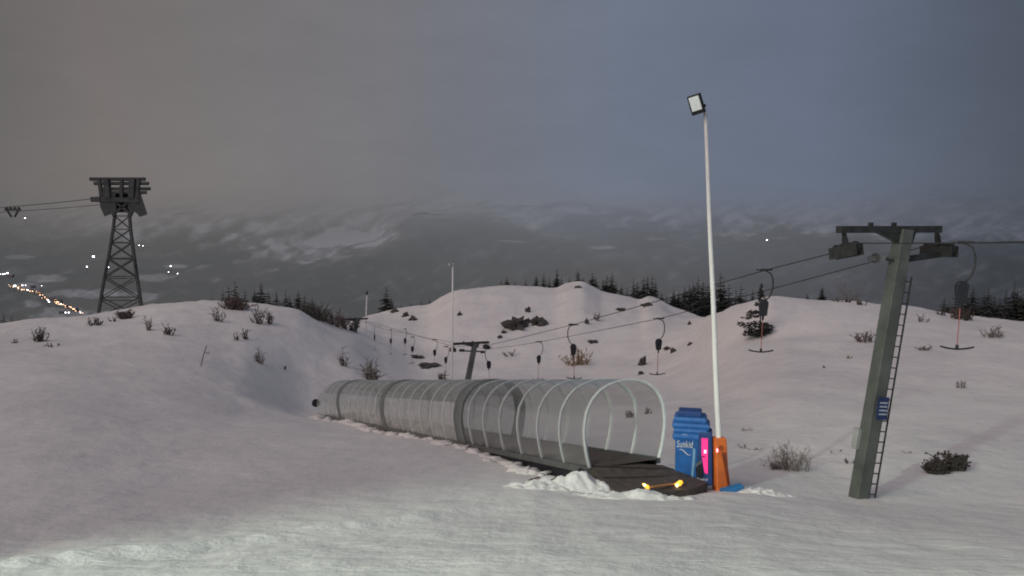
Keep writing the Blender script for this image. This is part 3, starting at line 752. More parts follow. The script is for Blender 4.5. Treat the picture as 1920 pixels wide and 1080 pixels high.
proto = make_tbar()
tb = [((1812, 456, 18.4), 1.0, -12, 'nearest T-bar, hanging right of the green pylon over the snow'),
      ((1437, 507, 24.3), 1.02, -8, 'T-bar hanging in front of the lone spruce on the right ridge'),
      ((1238, 598, 36.4), 1.05, 8, 'T-bar hanging above the front hoop of the tunnel'),
      ((1073, 609, 39.4), 1.10, 170, 'T-bar hanging over the dry yellowish bush behind the tunnel'),
      ((1012, 641, 52), 1.02, 5, 'small T-bar hanging right of the second T-bar from the far pylon'),
      ((915, 652, 54), 1.05, -150, 'small T-bar hanging close to the right end of the far pylon crossarm')]
tb[4] = (tb[4][0], tb[4][1], tb[4][2], 'T-bar just touching the tunnel roof, between the far pylon and the dry bush')
for i, (p, s, rz, lab) in enumerate(tb):
    o = proto if i == 0 else copy_tree(proto)
    o.location = P(*p); o.scale = (s, s, s); o.rotation_euler = (0, 0, R(rz)); tag(o, lab, 't-bar', 'T-bars hanging from the lift rope')
far_tb = [(835, 664, 'T-bar close to the left of the far pylon, low behind the lamp pole'), (814, 643, 'far T-bar left of the pale lamp pole, third out'), (772, 646, 'far T-bar with dark box midway to the farthest pylon'), (758, 623, 'far T-bar high on the rope midway to the farthest pylon'),
          (731, 632, 'far T-bar left of the midway pair'), (700, 618, 'tiny T-bar nearest to the farthest pylon')]
for k, (u, v, lab) in enumerate(far_tb):
    Yt = 65+ (850-u)*.12; o = copy_tree(proto); o.location = P(u+2, v-6-8*(k % 2 == 0), Yt); o.scale = (1, 1, 1); o.rotation_euler = (0, 0, R(20*k)); tag(o, lab, 't-bar', 'T-bars beyond the far pylon')

# ------------------------------------------------------------------ cable-car tower on the left horizon
YT = 250
TB = P(226, 640, YT); 
root = thing('cable_car_tower', TB, 'dark lattice cable-car tower with wide head behind the left snow ridge', 'tower')
def TP(u, v, dy=0): 
    return P(u, v, YT)+Vector((TB.x, TB.y, 0)).normalized()*dy
h = MB()
lv = [(640, 176, 274, 7.5), (600, 183, 268, 7), (560, 189, 263, 6), (520, 196, 257, 5.2), (485, 203, 252, 4.4), (455, 208, 248, 3.8), (430, 212, 245, 3.2), (405, 215, 243, 2.8)]
for (v0, a0, c0, q0), (v1, a1, c1, q1) in zip(lv[:-1], lv[1:]):
    for s in (-1, 1):
        h.beam(TP(a0, v0, s*q0), TP(a1, v1, s*q1), .70); h.beam(TP(c0, v0, s*q0), TP(c1, v1, s*q1), .70)
        h.beam(TP(a0, v0, s*q0), TP(c1, v1, s*q1), .30); h.beam(TP(c0, v0, s*q0), TP(a1, v1, s*q1), .30); h.beam(TP(a1, v1, s*q1), TP(c1, v1, s*q1), .30)
    h.beam(TP(a0, v0, -q0), TP(a1, v1, q1), .28); h.beam(TP(c0, v0, -q0), TP(c1, v1, q1), .28)
    h.beam(TP(a0, v0, q0), TP(a1, v1, -q1), .28); h.beam(TP(c0, v0, q0), TP(c1, v1, -q1), .28)
h.build('lattice_mast', M['towersteel'], root, TB)
h = MB()
for (v, a, c) in ((336, 169, 272), (344, 177, 278), (354, 186, 281), (361, 190, 274)):
    for s in (-3, 0, 3): h.beam(TP(a, v, s), TP(c, v, s*.9), .9, .8)
for s in (-3.2, 3.2):
    for u in (186, 200, 228, 249, 260): h.beam(TP(u, 336, s), TP(u+(228-u)*.12, 372, s), .9 if u not in (200, 249) else 1.6)
for s in (-3, 3):
    h.beam(TP(195, 362, s), TP(215, 405, s), 1.0); h.beam(TP(262, 362, s), TP(243, 405, s), 1.0)
    h.beam(TP(195, 362, s), TP(243, 400, s), .6); h.beam(TP(262, 362, s), TP(215, 400, s), .6); h.beam(TP(172, 374, s), TP(262, 376, s), 1.4)
h.build('head_frame', M['towersteel'], root, TB)
def plate(pts, dy0, dy1, name):
    h = MB(); f = [TP(u, v, dy0) for u, v in pts]; k = [TP(u, v, dy1) for u, v in pts]
    h.face(f); h.face(list(reversed(k)))
    for i in range(len(pts)): j = (i+1) % len(pts); h.face([f[i], f[j], k[j], k[i]])
    h.build(name, M['towersteel'], root, TB)
plate([(186, 362), (216, 362), (218, 398), (196, 406), (188, 388)], -3.5, -1.5, 'cable_saddle')
plate([(240, 362), (264, 366), (276, 402), (262, 407), (256, 400), (240, 392)], -3.5, -1.5, 'cable_saddle')
plate([(198, 361), (258, 361), (248, 398), (208, 398)], -1.2, 2.6, 'machine_platform')
plate([(170, 371), (186, 369), (188, 378), (174, 379)], -4, -2, 'saddle_arm')
def cable(a, b, r, label, name='track_cable'):
    q = []
    for i in range(13):
        t = i/12; p = a.lerp(b, t); p.z -= 5*4*t*(1-t)*.3; q.append(p)
    h = MB(); h.tube(q, r, 6); o = h.build(name, M['towersteel'], None, q[0], True); o.location = q[0]; tag(o, label, 'cable', 'track cables of the cable car')
cable(TP(180, 372), P(-330, 400, 300), .12, 'upper track cable leaving the cable-car tower to the left')
cable(TP(186, 384), P(-330, 402, 300), .10, 'lower track cable leaving the cable-car tower to the left')
gb = P(24, 396, 266)
root = thing('cable_carriage', gb, 'small dark carriage hanging on the track cable at the left edge', 'cable carriage')
h = MB(); h.beam(gb+Vector((-2.6, 0, .5)), gb+Vector((2.6, 0, .5)), .7, .6); h.beam(gb+Vector((-1.8, 0, .2)), gb+Vector((-.5, 0, -1.9)), .5); h.beam(gb+Vector((1.8, 0, .2)), gb+Vector((.5, 0, -1.9)), .5); h.build('frame', M['towersteel'], root, gb)
for s in (-2, -.7, .7, 2): h = MB(); h.disc(gb+Vector((s, 0, 1.0)), (0, 1, 0), .45, .3, 12); h.build('roller', M['towersteel'], root, gb)

# ------------------------------------------------------------------ vegetation
def bush_mesh(w, hgt, n, seed, leaf=0.0, th=.012, spread=1.0):
    rnd = random.Random(seed); h = MB()
    for i in range(n):
        a = rnd.uniform(0, 2*math.pi); r0 = rnd.random()**.6*w*.42
        p = Vector((math.cos(a)*r0, math.sin(a)*r0*.6, -.05)); lean = Vector((math.cos(a)*rnd.random()*.5+rnd.gauss(0, .3), math.sin(a)*rnd.random()*.5, 0))*spread
        L = hgt*(1.08-.6*(r0/(w*.42))**2)*rnd.uniform(.5, 1.0); pts = [p]
        for k in range(1, 5):
            t = k/4; q = p+Vector((lean.x*w*.5*t**1.3, lean.y*w*.4*t**1.3, L*t*(1-.15*lean.length))) + Vector((rnd.gauss(0, .03), rnd.gauss(0, .03), rnd.gauss(0, .02)))*hgt
            pts.append(q)
        h.tube(pts, [th*(1-.75*k/4) for k in range(5)], 3, False)
        for k in (1, 2, 3, 4):
            for _ in range(2):
                b = pts[k-1].lerp(pts[k], rnd.random()); e = b+Vector((rnd.gauss(0, .16), rnd.gauss(0, .12), rnd.uniform(.05, .3)))*hgt*.9
                h.tube([b, b.lerp(e, .5)+Vector((rnd.gauss(0, .01), 0, .01)), e], [th*.5, th*.4, th*.15], 3, False)
                if leaf:
                    for _ in range(int(leaf)):
                        c = b.lerp(e, rnd.random()); s = rnd.uniform(.025, .06)*hgt**.5
                        d1 = Vector((rnd.gauss(0, 1), rnd.gauss(0, 1), rnd.gauss(0, 1))).normalized()*s; d2 = Vector((rnd.gauss(0, 1), rnd.gauss(0, 1), rnd.gauss(0, 1))).normalized()*s
                        h.face([c-d1, c+d2, c+d1, c-d2])
    return h
def bush(u, v, wp, hp, m, label, n=16, leaf=0, name='bush', cat='bush', Y=None, group=None, th=1, spread=1.0):
    if Y: p = P(u, v, Y); p.z = zg(p.x, p.y)
    else: p = hit(u, v)
    if p is None: return
    w = wp/F*p.y; hh = hp/F*p.y
    h = bush_mesh(w, hh, max(4, int(n*.62)) if leaf < 6 else n, int(u*31+v), leaf if leaf > 5 else leaf*.5, max(.010, .0008*p.y)*th, spread)
    o = h.build(name, M[m], None); o.location = p
    tag(o, label, cat, group); return o
bush(441, 579, 50, 26, 'redtwig', 'dense reddish-brown bush on the crest of the left snow ridge', 60, 6)
bush(411, 603, 20, 38, 'twig', 'thin bare shrub below the reddish bush, on its left', 12, 1)
bush(484, 607, 24, 38, 'darktwig', 'taller of two bare shrubs right of the reddish bush', 16, 2)
bush(504, 607, 16, 30, 'darktwig', 'shorter of two bare shrubs right of the reddish bush', 12, 2)
bush(442, 638, 10, 22, 'darktwig', 'thin upright shrub, left one of a pair on the left slope', 8, 2)
bush(462, 637, 12, 26, 'darktwig', 'thin upright shrub, right one of a pair on the left slope', 9, 2)
bush(278, 619, 14, 32, 'twig', 'pale wispy shrub below and right of the cable-car tower', 10, 1)
bush(316, 627, 22, 22, 'darktwig', 'small brown bush right of the wispy shrub on the left slope', 16, 3)
bush(179, 610, 36, 18, 'darktwig', 'low dark heather patch on the left ridge crest', 22, 4)
bush(236, 597, 30, 20, 'redtwig', 'brown bush block right under the cable-car tower', 34, 6)
bush(212, 603, 18, 12, 'darktwig', 'small dark tuft between the heather patch and the brown bush', 10, 3)
bush(76, 640, 34, 28, 'darktwig', 'dark twiggy bush on the far left slope', 26, 3)
bush(97, 649, 38, 10, 'darktwig', 'flat sprawling twigs right beside the far left bush', 14, 2)
bush(28, 644, 10, 12, 'darktwig', 'tiny dark tuft at the left edge of the snow slope', 6, 2)
bush(490, 682, 24, 34, 'twig', 'pale bare shrub standing alone on the left slope', 16, 1)
bush(533, 692, 16, 9, 'darktwig', 'low dark tuft right of the lone pale shrub', 8, 3)
bush(475, 700, 34, 5, 'twig', 'faint grass streak below the lone pale shrub', 8, 1)
bush(644, 686, 16, 42, 'darktwig', 'dark upright crooked shrub above the far end of the tunnel', 9, 3)
bush(697, 713, 32, 48, 'twig', 'bare grey shrub just above the tunnel roof', 26, 2)
bush(701, 713, 14, 20, 'darktwig', 'small dark evergreen tuft at the foot of the grey shrub', 12, 6)
bush(832, 712, 28, 18, 'redtwig', 'rusty brown tuft beside the pale lamp pole', 16, 4)
bush(1085, 684, 58, 34, 'ochre', 'dry yellowish bush behind the tunnel under a T-bar', 34, 3)
bush(958, 667, 34, 14, 'twig', 'faint grey shrub right of the far pylon', 12, 1)
bush(1120, 600, 18, 20, 'twig', 'small grey bush touching the upper rope on the middle ridge', 10, 2)
bush(1178, 783, 20, 20, 'darktwig', 'dark tuft seen through the open front of the tunnel', 16, 5)
bush(1214, 776, 14, 14, 'darktwig', 'smaller dark tuft seen through the tunnel front hoop', 12, 5)
bush(1484, 882, 78, 62, 'twig', 'large bare twiggy bush between the lamp pole and the green pylon', 64, 1, th=.7, spread=1.3)
bush(1460, 881, 34, 22, 'redtwig', 'low brownish growth at the left foot of the large bare bush', 22, 2, th=.7)
bush(1752, 888, 34, 42, 'darktwig', 'dark leafy juniper clump, left one of the pair right of the pylon', 30, 9, th=.8)
bush(1768, 889, 22, 26, 'darktwig', 'low juniper piece in the middle of the dark clump', 18, 8, th=.8)
bush(1792, 882, 42, 42, 'darktwig', 'dark leafy juniper clump, right one of the pair right of the pylon', 38, 9, th=.8)
bush(1626, 641, 42, 28, 'redtwig', 'reddish shrub beside the green pylon on the right slope', 26, 2)
bush(1726, 656, 40, 14, 'redtwig', 'low brown tuft right of the pylon ladder', 14, 2)
bush(1799, 727, 24, 20, 'twig', 'faint grey tuft below the nearest T-bar', 12, 1)
bush(1860, 633, 38, 28, 'twig', 'pale wiry bush at the far right below the ridge', 20, 2)
bush(1728, 604, 20, 20, 'twig', 'small pale shrub just right of the ladder near the crest', 10, 2)
bush(1592, 672, 12, 10, 'ochre', 'tiny yellowish tuft left of the pylon', 8, 3)
bush(1594, 869, 18, 18, 'darktwig', 'small dark twig against the left foot of the pylon', 8, 4)
bush(1815, 600, 44, 28, 'darktwig', 'dark brushwood on the crest behind the nearest T-bar', 30, 5)
bush(1792, 597, 30, 30, 'redtwig', 'reddish brushwood on the crest behind the nearest T-bar strap', 24, 5)
bush(1762, 590, 24, 12, 'darktwig', 'low dark tuft on the crest left of the brushwood', 14, 4)
bush(1615, 572, 26, 14, 'darktwig', 'dark tuft on the right crest close to the pylon', 16, 5)
bush(1572, 566, 20, 10, 'darktwig', 'left one of the little tufts on the right crest', 10, 5)
bush(1588, 567, 12, 12, 'darktwig', 'middle one of the little tufts on the right crest', 10, 5)
bush(1545, 690, 8, 6, 'darktwig', 'speck of heather on the open right slope', 5, 2)
bush(1708, 852, 60, 8, 'twig', 'thin grass line poking through snow right of the pylon foot', 12, 1)
bush(1400, 842, 50, 12, 'twig', 'faint shadow on the snow right of the lamp pole, drawn as thin twigs', 14, 1)  # twigs standing in for a faint shadow on the snow
bush(1395, 808, 40, 8, 'twig', 'faint grass streak right of the lamp pole, the higher one', 10, 1)
bush(1570, 848, 40, 8, 'twig', 'thin grass line left of the pylon foot', 10, 1)
# crooked stick with a cross piece
p = hit(375, 686); h = MB(); s = p.y/F
h.tube([p-Vector((0, 0, .2)), p+Vector((7*s, 0, 20*s)), p+Vector((14*s, 0, 39*s))], .035, 6); h.tube([p+Vector((10*s, 0, 26*s)), p+Vector((17*s, 0, 24*s)), p+Vector((19*s, 0, 28*s))], .03, 6)
o = h.build('marker_stick', M['twig'], None, p); o.location = p; tag(o, 'crooked marker stick leaning on the left snow slope', 'stick')
# rocks breaking through the snow
rocks = [(966, 612, 40, 20, 'largest dark rock outcrop on the middle ridge'), (1008, 606, 24, 14, 'dark rock right of the largest outcrop'), (988, 604, 14, 8, 'small rock between the two larger outcrops'), (990, 585, 8, 10, 'small dark rock above the outcrops'),
 (740, 585, 14, 7, 'dark rock near the left end of the middle ridge crest'), (760, 593, 12, 8, 'middle one of three rocks at the left end of the middle ridge'), (774, 600, 12, 9, 'lowest of three rocks at the left end of the middle ridge'), (1163, 581, 16, 5, 'flat dark rock on the middle ridge near the upper rope'),
 (1213, 572, 20, 5, 'dark rock under the snowy knob on the middle ridge'), (1100, 606, 7, 10, 'rock dot beneath the upper rope'), (944, 624, 9, 6, 'left speck of rock below the outcrops'), (937, 633, 8, 6, 'lowest speck of rock below the outcrops'),
 (862, 591, 8, 8, 'rock dot just right of the pale lamp pole'), (1205, 684, 14, 18, 'upright dark rock left of the third T-bar'), (1202, 702, 10, 6, 'flat rock below the upright dark rock'), (1252, 655, 12, 6, 'left one of two rocks right of the third T-bar'),
 (1262, 660, 9, 8, 'right one of two rocks right of the third T-bar'), (1295, 646, 10, 5, 'flat rock midway between T-bar and lamp pole'), (1293, 608, 7, 6, 'rock dot below the lower rope near the lamp pole'), (800, 686, 38, 6, 'long flat rock below the far T-bars'),
 (778, 669, 24, 4, 'thin flat rock above the long flat rock'), (1110, 641, 18, 5, 'flat rock below the lower rope behind the tunnel'), (1085, 539, 12, 4, 'dark rock on the peak of the middle ridge'), (1400, 640, 50, 10, 'x')]
for k, (u, v, w, hh, lab) in enumerate(rocks[:-1]):
    p = hit(u, v)
    if not p: continue
    s = p.y/F; h = MB(); h.blob((0, 0, 0), (w*s*.5, w*s*.5, hh*s*.75), k, .7, 3); 
    h.blob((w*s*.3, .1, 0), (w*s*.25, w*s*.3, hh*s*.5), k+40, .7, 2)
    o = h.build('rock', M['rock'], None); o.location = p; tag(o, lab, 'rock')

# spruces
def spruce(hgt, seed, m='needle', sparse=0.0, wid=.19):
    rnd = random.Random(seed)
    tr = MB(); bend = rnd.gauss(0, .015)*hgt
    tr.tube([(0, 0, -.6), (bend*.5, 0, hgt*.45), (bend, 0, hgt)], [hgt*.018, hgt*.012, .01], 6)
    h = MB(); z = hgt*.06
    while z < hgt*.99:
        t = z/hgt; rad = hgt*(wid+.11)*(1-t)**.8*rnd.uniform(.7, 1.15)+.08
        nb = max(4, int(9*(1-t)+3))
        for k in range(nb):
            if rnd.random() < sparse: continue
            a = 2*math.pi*(k+rnd.random())/nb; L = rad*rnd.uniform(.55, 1.15); dx, dy = math.cos(a), math.sin(a)
            b = Vector((bend*t, 0, z)); droop = rnd.uniform(.1, .45)
            for q in range(3):
                f0 = q/3; c = b+Vector((dx*L*(f0+.2), dy*L*(f0+.2), -L*droop*(f0+.2)+.05*hgt*.3*f0*f0)); s = L*.34*(1.1-f0*.6)
                side = Vector((-dy, dx, 0))*s*rnd.uniform(.6, 1.1); fw = Vector((dx, dy, -droop))*s*1.2
                h.face([c-fw*.5-side*.4, c-side+fw*.1+Vector((0, 0, -s*.35)), c+fw, c+side+fw*.1+Vector((0, 0, -s*.35)), c-fw*.5+side*.4])
                h.face([c-fw*.3, c+Vector((0, 0, -s*.7))+fw*.2, c+fw*.9])
        z += hgt*rnd.uniform(.028, .05)
    return tr, h
def make_spruce(hgt, seed, m='needle', **kw):
    root = thing('spruce_tree', (0, 0, 0), 'x', 'tree'); a, b = spruce(hgt, seed, m, **kw)
    a.build('trunk', M['trunk'], root); b.build('crown', M[m], root); return root
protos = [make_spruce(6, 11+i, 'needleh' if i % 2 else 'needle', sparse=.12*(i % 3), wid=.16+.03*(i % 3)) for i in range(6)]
used = [False]*6
def place_tree(u, vtop, Y, label, group, seed):
    k = seed % 6
    vtop -= 4; p = P(u, 600, Y); z = zg(p.x, Y) if Y < 262 else hz_at(p.x, Y); top = P(u, vtop, Y)
    H = top.z-z
    if H < 1: return
    H = min(H, 16); z = top.z-H if top.z-z > 16 else z
    if not used[k]: o = protos[k]; used[k] = True
    else: o = copy_tree(protos[k])
    o.location = (p.x, Y, z-.2); s = (H+.2)/6; w = min(s, .35+.65*s, 1.35)*random.uniform(.85, 1.2); o.scale = (w, w, s); o.rotation_euler = (0, 0, random.uniform(0, 6)); tag(o, label, 'tree', group)
rn = random.Random(5)
def tree_row(pts, y0, y1, label, group):
    for i, (u, v) in enumerate(pts): place_tree(u, v, rn.uniform(y0, y1), label, group, rn.randint(0, 99))
mid = [(940, 528), (950, 522), (965, 530), (985, 527), (1005, 518), (1018, 515), (1030, 524), (1044, 506), (1052, 520), (1068, 522), (1083, 507), (1092, 522), (1110, 514), (1117, 522), (1130, 525), (1137, 518), (1146, 515), (1155, 530), (1165, 536), (1175, 540), (1186, 525), (1195, 530), (1206, 522), (1214, 520), (1222, 519), (1229, 528), (1240, 550), (1250, 556)]
tree_row(mid, 132, 150, 'dark spruce in the row behind the middle snow ridge', 'spruces behind the middle ridge')
gap = [(1262, 545), (1272, 548), (1283, 540), (1292, 535), (1300, 528), (1309, 520), (1317, 528), (1325, 535), (1333, 528), (1350, 512), (1357, 525), (1366, 535), (1378, 545), (1388, 538), (1398, 550), (1410, 546), (1270, 562), (1318, 560), (1345, 556), (1372, 562)]
tree_row(gap, 118, 140, 'dark spruce in the clump behind the lamp pole between the two ridges', 'spruces in the gap between the ridges')
lft = [(430, 538), (445, 530), (418, 545), (462, 548), (478, 545), (492, 532), (505, 548), (520, 550), (538, 547), (545, 556), (560, 548), (572, 556), (585, 560), (598, 575), (610, 585), (560, 575), (622, 590), (635, 600), (590, 570), (545, 562), (400, 556)]
tree_row(lft, 92, 108, 'dark spruce behind the left snow hump', 'spruces behind the left snow hump')
val = [(725, 520), (735, 540), (752, 555), (770, 550), (790, 548), (805, 542), (820, 540), (712, 560), (840, 535), (870, 532), (895, 530), (915, 530)]
tree_row([(u, v+20) for u, v in val], 135, 160, 'dim spruce rising behind the left end of the middle ridge', 'spruces behind the left end of the middle ridge')
rgt = [(1540, 541), (1517, 552)]
place_tree(1540, 540, 76, 'single small spruce on the crest between the T-bar and the pylon', None, 4)
place_tree(1513, 554, 80, 'faint little spruce left of the single spruce on the right crest', None, 1)
rr_ = [(1768, 560), (1778, 567), (1790, 556), (1803, 549), (1812, 558), (1822, 540), (1833, 560), (1843, 548), (1852, 543), (1862, 556), (1872, 560), (1885, 545), (1897, 530), (1905, 545), (1915, 548), (1925, 535), (1940, 540), (1955, 530)]
tree_row(rr_, 84, 96, 'dark spruce in the row behind the right end of the ridge', 'spruces behind the right end of the ridge')
lf2 = [(8, 590), (22, 596), (35, 602), (-10, 585), (-25, 580)]
tree_row(lf2, 96, 110, 'low dark spruce at the left edge behind the snow crest', 'spruces at the left edge')
# hazy bare birches on the right behind the ridge
for (u, v, w, hh, lab) in ((1585, 572, 26, 62, 'tall hazy bare birch behind the right crest, left of the pylon'), (1600, 572, 16, 44, 'shorter hazy bare birch next to the tall one behind the right crest')):
    p = P(u, v, 84); p.z = zg(p.x, p.y); h = bush_mesh(w/F*84, hh/F*84+1, 7, u, 0, .05); o = h.build('birch_tree', M['twig'], None); o.location = p; tag(o, lab, 'tree')
# brown brush in the gully right of the left hump
for i, (u, v, w, hh, m, lab) in enumerate(((600, 612, 46, 36, 'darktwig', 'dark brushwood at the top of the gully behind the left hump'), (630, 628, 46, 36, 'redtwig', 'reddish bare brush in the gully right of the left hump'), (655, 640, 36, 24, 'darktwig', 'low dark brush at the foot of the farthest pylon'), (575, 596, 34, 34, 'darktwig', 'dark brush where the left hump breaks off'))):
    bush(u, v, w, hh, m, lab, 34, 5, Y=84+i*2)
# lone spruce on the right ridge
p = hit(1425, 631); s = p.y/F
root = thing('spruce_tree', p, 'lone ragged spruce with bare middle and snow-caught skirt on the right ridge', 'tree')
h = MB(); h.tube([(0, 0, -.2), (0, 0, 50*s), (.02, 0, 96*s)], [.07, .05, .015], 7); h.build('trunk', M['trunk'], root)
h = MB(); rnd = random.Random(3)
def clump(cx, cz, rx, rz, n):
    for _ in range(n):
        a = rnd.uniform(0, 6.28); r = math.sqrt(rnd.random()); c = Vector(((cx+math.cos(a)*r*rx)*s, rnd.gauss(0, rx*.4)*s, (cz+math.sin(a)*r*rz)*s)); q = rnd.uniform(2, 4.5)*s
        d1 = Vector((rnd.gauss(0, 1), rnd.gauss(0, 1), rnd.gauss(0, .35))).normalized()*q; d2 = Vector((rnd.gauss(0, 1), rnd.gauss(0, 1), rnd.gauss(-.3, .5))).normalized()*q*.6
        h.face([c-d1, c+d2, c+d1, c-d2])
clump(0, 90, 3, 10, 50); clump(0, 74, 7, 12, 110); clump(-1, 62, 10, 6, 70); clump(-12, 43, 14, 7, 130); clump(-26, 36, 9, 3, 40); clump(3, 46, 8, 5, 40); clump(-36, 24, 8, 4, 40)
clump(-6, 18, 24, 10, 320); clump(12, 16, 14, 11, 170); clump(-20, 5, 14, 4, 110); clump(-2, 6, 18, 5, 140)
for a, b in (((0, 50), (-30, 36)), ((0, 46), (14, 46)), ((0, 30), (-40, 24)), ((0, 25), (26, 18)), ((0, 22), (-28, 4))):
    h.tube([(a[0]*s, 0, a[1]*s), (b[0]*s, -.05, b[1]*s)], [.03, .012], 5)
h.build('crown', M['needle'], root)

# ------------------------------------------------------------------ village lights in the valley
def street_light(u, v, Y, r, m, label, group):
    p = P(u, v, Y); g = hz_at(p.x, p.y); 
    # slide to the ground along the sight line
    yy = Y
    for _ in range(25):
        p = P(u, v, yy); g = hz_at(p.x, p.y)+7*yy/900
        yy = max(350, min(3800, yy+(p.z-g)*3))
    sc_r = r*yy/F*.62
    root = thing('street_light', (p.x, p.y, hz_at(p.x, p.y)), label, 'street light', group)
    o = root.location.copy(); p = P(u, v, yy); hgt = max(2, p.z-o.z)
    h = MB(); h.tube([(0, 0, -2), (0, 0, hgt)], .12*yy/900, 6); h.build('pole', M['towersteel'], root)
    h = MB(); h.blob((0, 0, hgt), (sc_r, sc_r, sc_r*.75), 1, .1, 2); h.build('lamp_head', M[m], root, None, True)
W, Wm = 'lampwhite', 'lampwarm'
G1 = 'street lights in the valley village'
G2 = 'scattered lights on the far hillside'
for (u, v, r, m) in ((0, 514, 1.4, W), (5, 514, 1.6, W), (9, 513.5, 1.5, W), (14, 512, 2.3, W), (28, 536, 3.0, W), (34, 539, 1.9, Wm), (41, 543, 2.0, Wm), (45, 543, 1.5, Wm), (42, 535, 1.9, W), (48, 535, 1.3, W), (52, 544, 1.9, W),
    (75, 553, 1.7, Wm), (80, 553, 1.4, Wm), (84, 557, 1.3, Wm), (90, 563, 1.9, W), (92, 566, 2.2, W), (107, 566, 2.0, Wm), (114, 570, 2.0, W), (118, 571, 1.7, Wm), (122, 573, 1.4, Wm), (133, 576, 1.8, Wm), (137, 579, 1.9, Wm), (142, 583, 1.5, Wm), (151, 586, 1.6, W), (155, 587, 1.3, Wm), (123, 586, 2.0, W), (129, 586, 2.0, W), (78, 536, 1.1, W)):
    warm = m == Wm
    street_light(u, v, 900, r, m, 'warm orange street light along the village road in the valley on the left' if warm else 'white street light in the valley village on the left', 'warm street lights along the village road' if warm else 'white street lights in the valley village')
rl = random.Random(9)
for k in range(22):
    t = rl.random(); pts_ = [(22, 534), (55, 545), (95, 563), (135, 578), (158, 588)]; q = t*4; i_ = min(3, int(q)); q -= i_
    street_light(pts_[i_][0]*(1-q)+pts_[i_+1][0]*q+rl.gauss(0, 3), pts_[i_][1]*(1-q)+pts_[i_+1][1]*q+rl.gauss(0, 2), 900, rl.uniform(.9, 1.7), Wm, 'warm orange street light along the village road in the valley on the left', 'warm street lights along the village road')
for (u, v, r, lab) in ((175, 481, 3.3, 'brightest white hillside light, left of the cable-car tower'), (163, 500, 1.9, 'dim light below the brightest hillside light'), (203, 501, 2.0, 'light showing through the left leg of the cable-car tower'), (47, 409, 1.7, 'high lone light near the left edge below the cable'),
    (248, 456, 1.7, 'light just right of the tower mast, highest of three'), (261, 460, 1.4, 'middle one of three lights right of the tower mast'), (268, 461, 1.2, 'rightmost of three lights right of the tower mast'), (320, 499, 2.0, 'brightest of the three lights by the snowy field right of the tower'), (316, 510, 1.3, 'lower left light by the snowy field right of the tower'),
    (333, 513, 1.4, 'lower right light by the snowy field right of the tower'), (301, 572, 2.0, 'light just above the left snow crest right of the tower'), (1438, 450, 1.9, 'lone light on the hazy hillside between lamp pole and green pylon')):
    street_light(u, v, 1500, r, W, lab, None)
# dim village houses lining the road
def house(u, v, Y, w, rz, label, lit):
    p = P(u, v, Y); yy = Y
    for _ in range(25):
        p = P(u, v, yy); yy = max(400, min(1800, yy+(p.z-hz_at(p.x, p.y))*3))
    p.z = hz_at(p.x, p.y)
    k = w/9.0
    root = thing('house', p, label, 'house', 'houses along the village road'); root.rotation_euler = (0, 0, rz)
    h = MB(); h.box((0, 0, 1.5*k), (9*k, 7*k, 5*k)); h.build('wall', M['wall'], root)
    h = MB(); zt = 4.0*k; e = 6.3*k
    h.face([(-5*k, -4*k, zt), (5*k, -4*k, zt), (5*k, 0, e), (-5*k, 0, e)]); h.face([(5*k, 4*k, zt), (-5*k, 4*k, zt), (-5*k, 0, e), (5*k, 0, e)]); h.face([(-4.5*k, -3.5*k, zt), (-4.5*k, 0, e-.3), (-4.5*k, 3.5*k, zt)]); h.face([(4.5*k, -3.5*k, zt), (4.5*k, 3.5*k, zt), (4.5*k, 0, e-.3)])
    h.build('roof', M['roof'], root)
    for x in (-2.5, 0, 2.5):
        h = MB(); h.box((x*k, -3.55*k, 2.1*k), (1.3*k, .1*k, 1.3*k)); h.build('window', M['pane'] if lit else M['black'], root)
for k, (u, v) in enumerate(((38, 538), (56, 547), (70, 551), (82, 560), (100, 564), (112, 569), (127, 577), (140, 584), (20, 516), (116, 588), (62, 540))):
    house(u, v, 900, 7+2*(k % 3), .4*k, 'small dim house among the lights along the village road', k % 2 == 0)

# ------------------------------------------------------------------ sky, light, camera
w = bpy.data.worlds.new('World'); sc.world = w; w.use_nodes = True
n = w.node_tree.nodes; l = w.node_tree.links
bg = n['Background']
SUN_EL, SUN_AZ = R(38), R(-128)                       # azimuth from +Y towards +X; light comes from behind-left
sky = n.new('ShaderNodeTexSky'); sky.sky_type = 'NISHITA'; sky.sun_disc = False; sky.sun_elevation = SUN_EL; sky.sun_rotation = SUN_AZ
tcn = n.new('ShaderNodeTexCoord'); sx = n.new('ShaderNodeSeparateXYZ'); l.new(tcn.outputs['Generated'], sx.inputs[0])
mr = n.new('ShaderNodeMapRange'); mr.inputs[1].default_value = -.62; mr.inputs[2].default_value = .62; l.new(sx.outputs['X'], mr.inputs[0])
cr = ramp(n, [(0, (.108, .107, .109)), (.14, (.186, .167, .160)), (.36, (.182, .178, .190)), (.60, (.156, .181, .240)), (.78, (.132, .157, .218)), (1, (.056, .066, .086))])
l.new(mr.outputs[0], cr.inputs['Fac'])
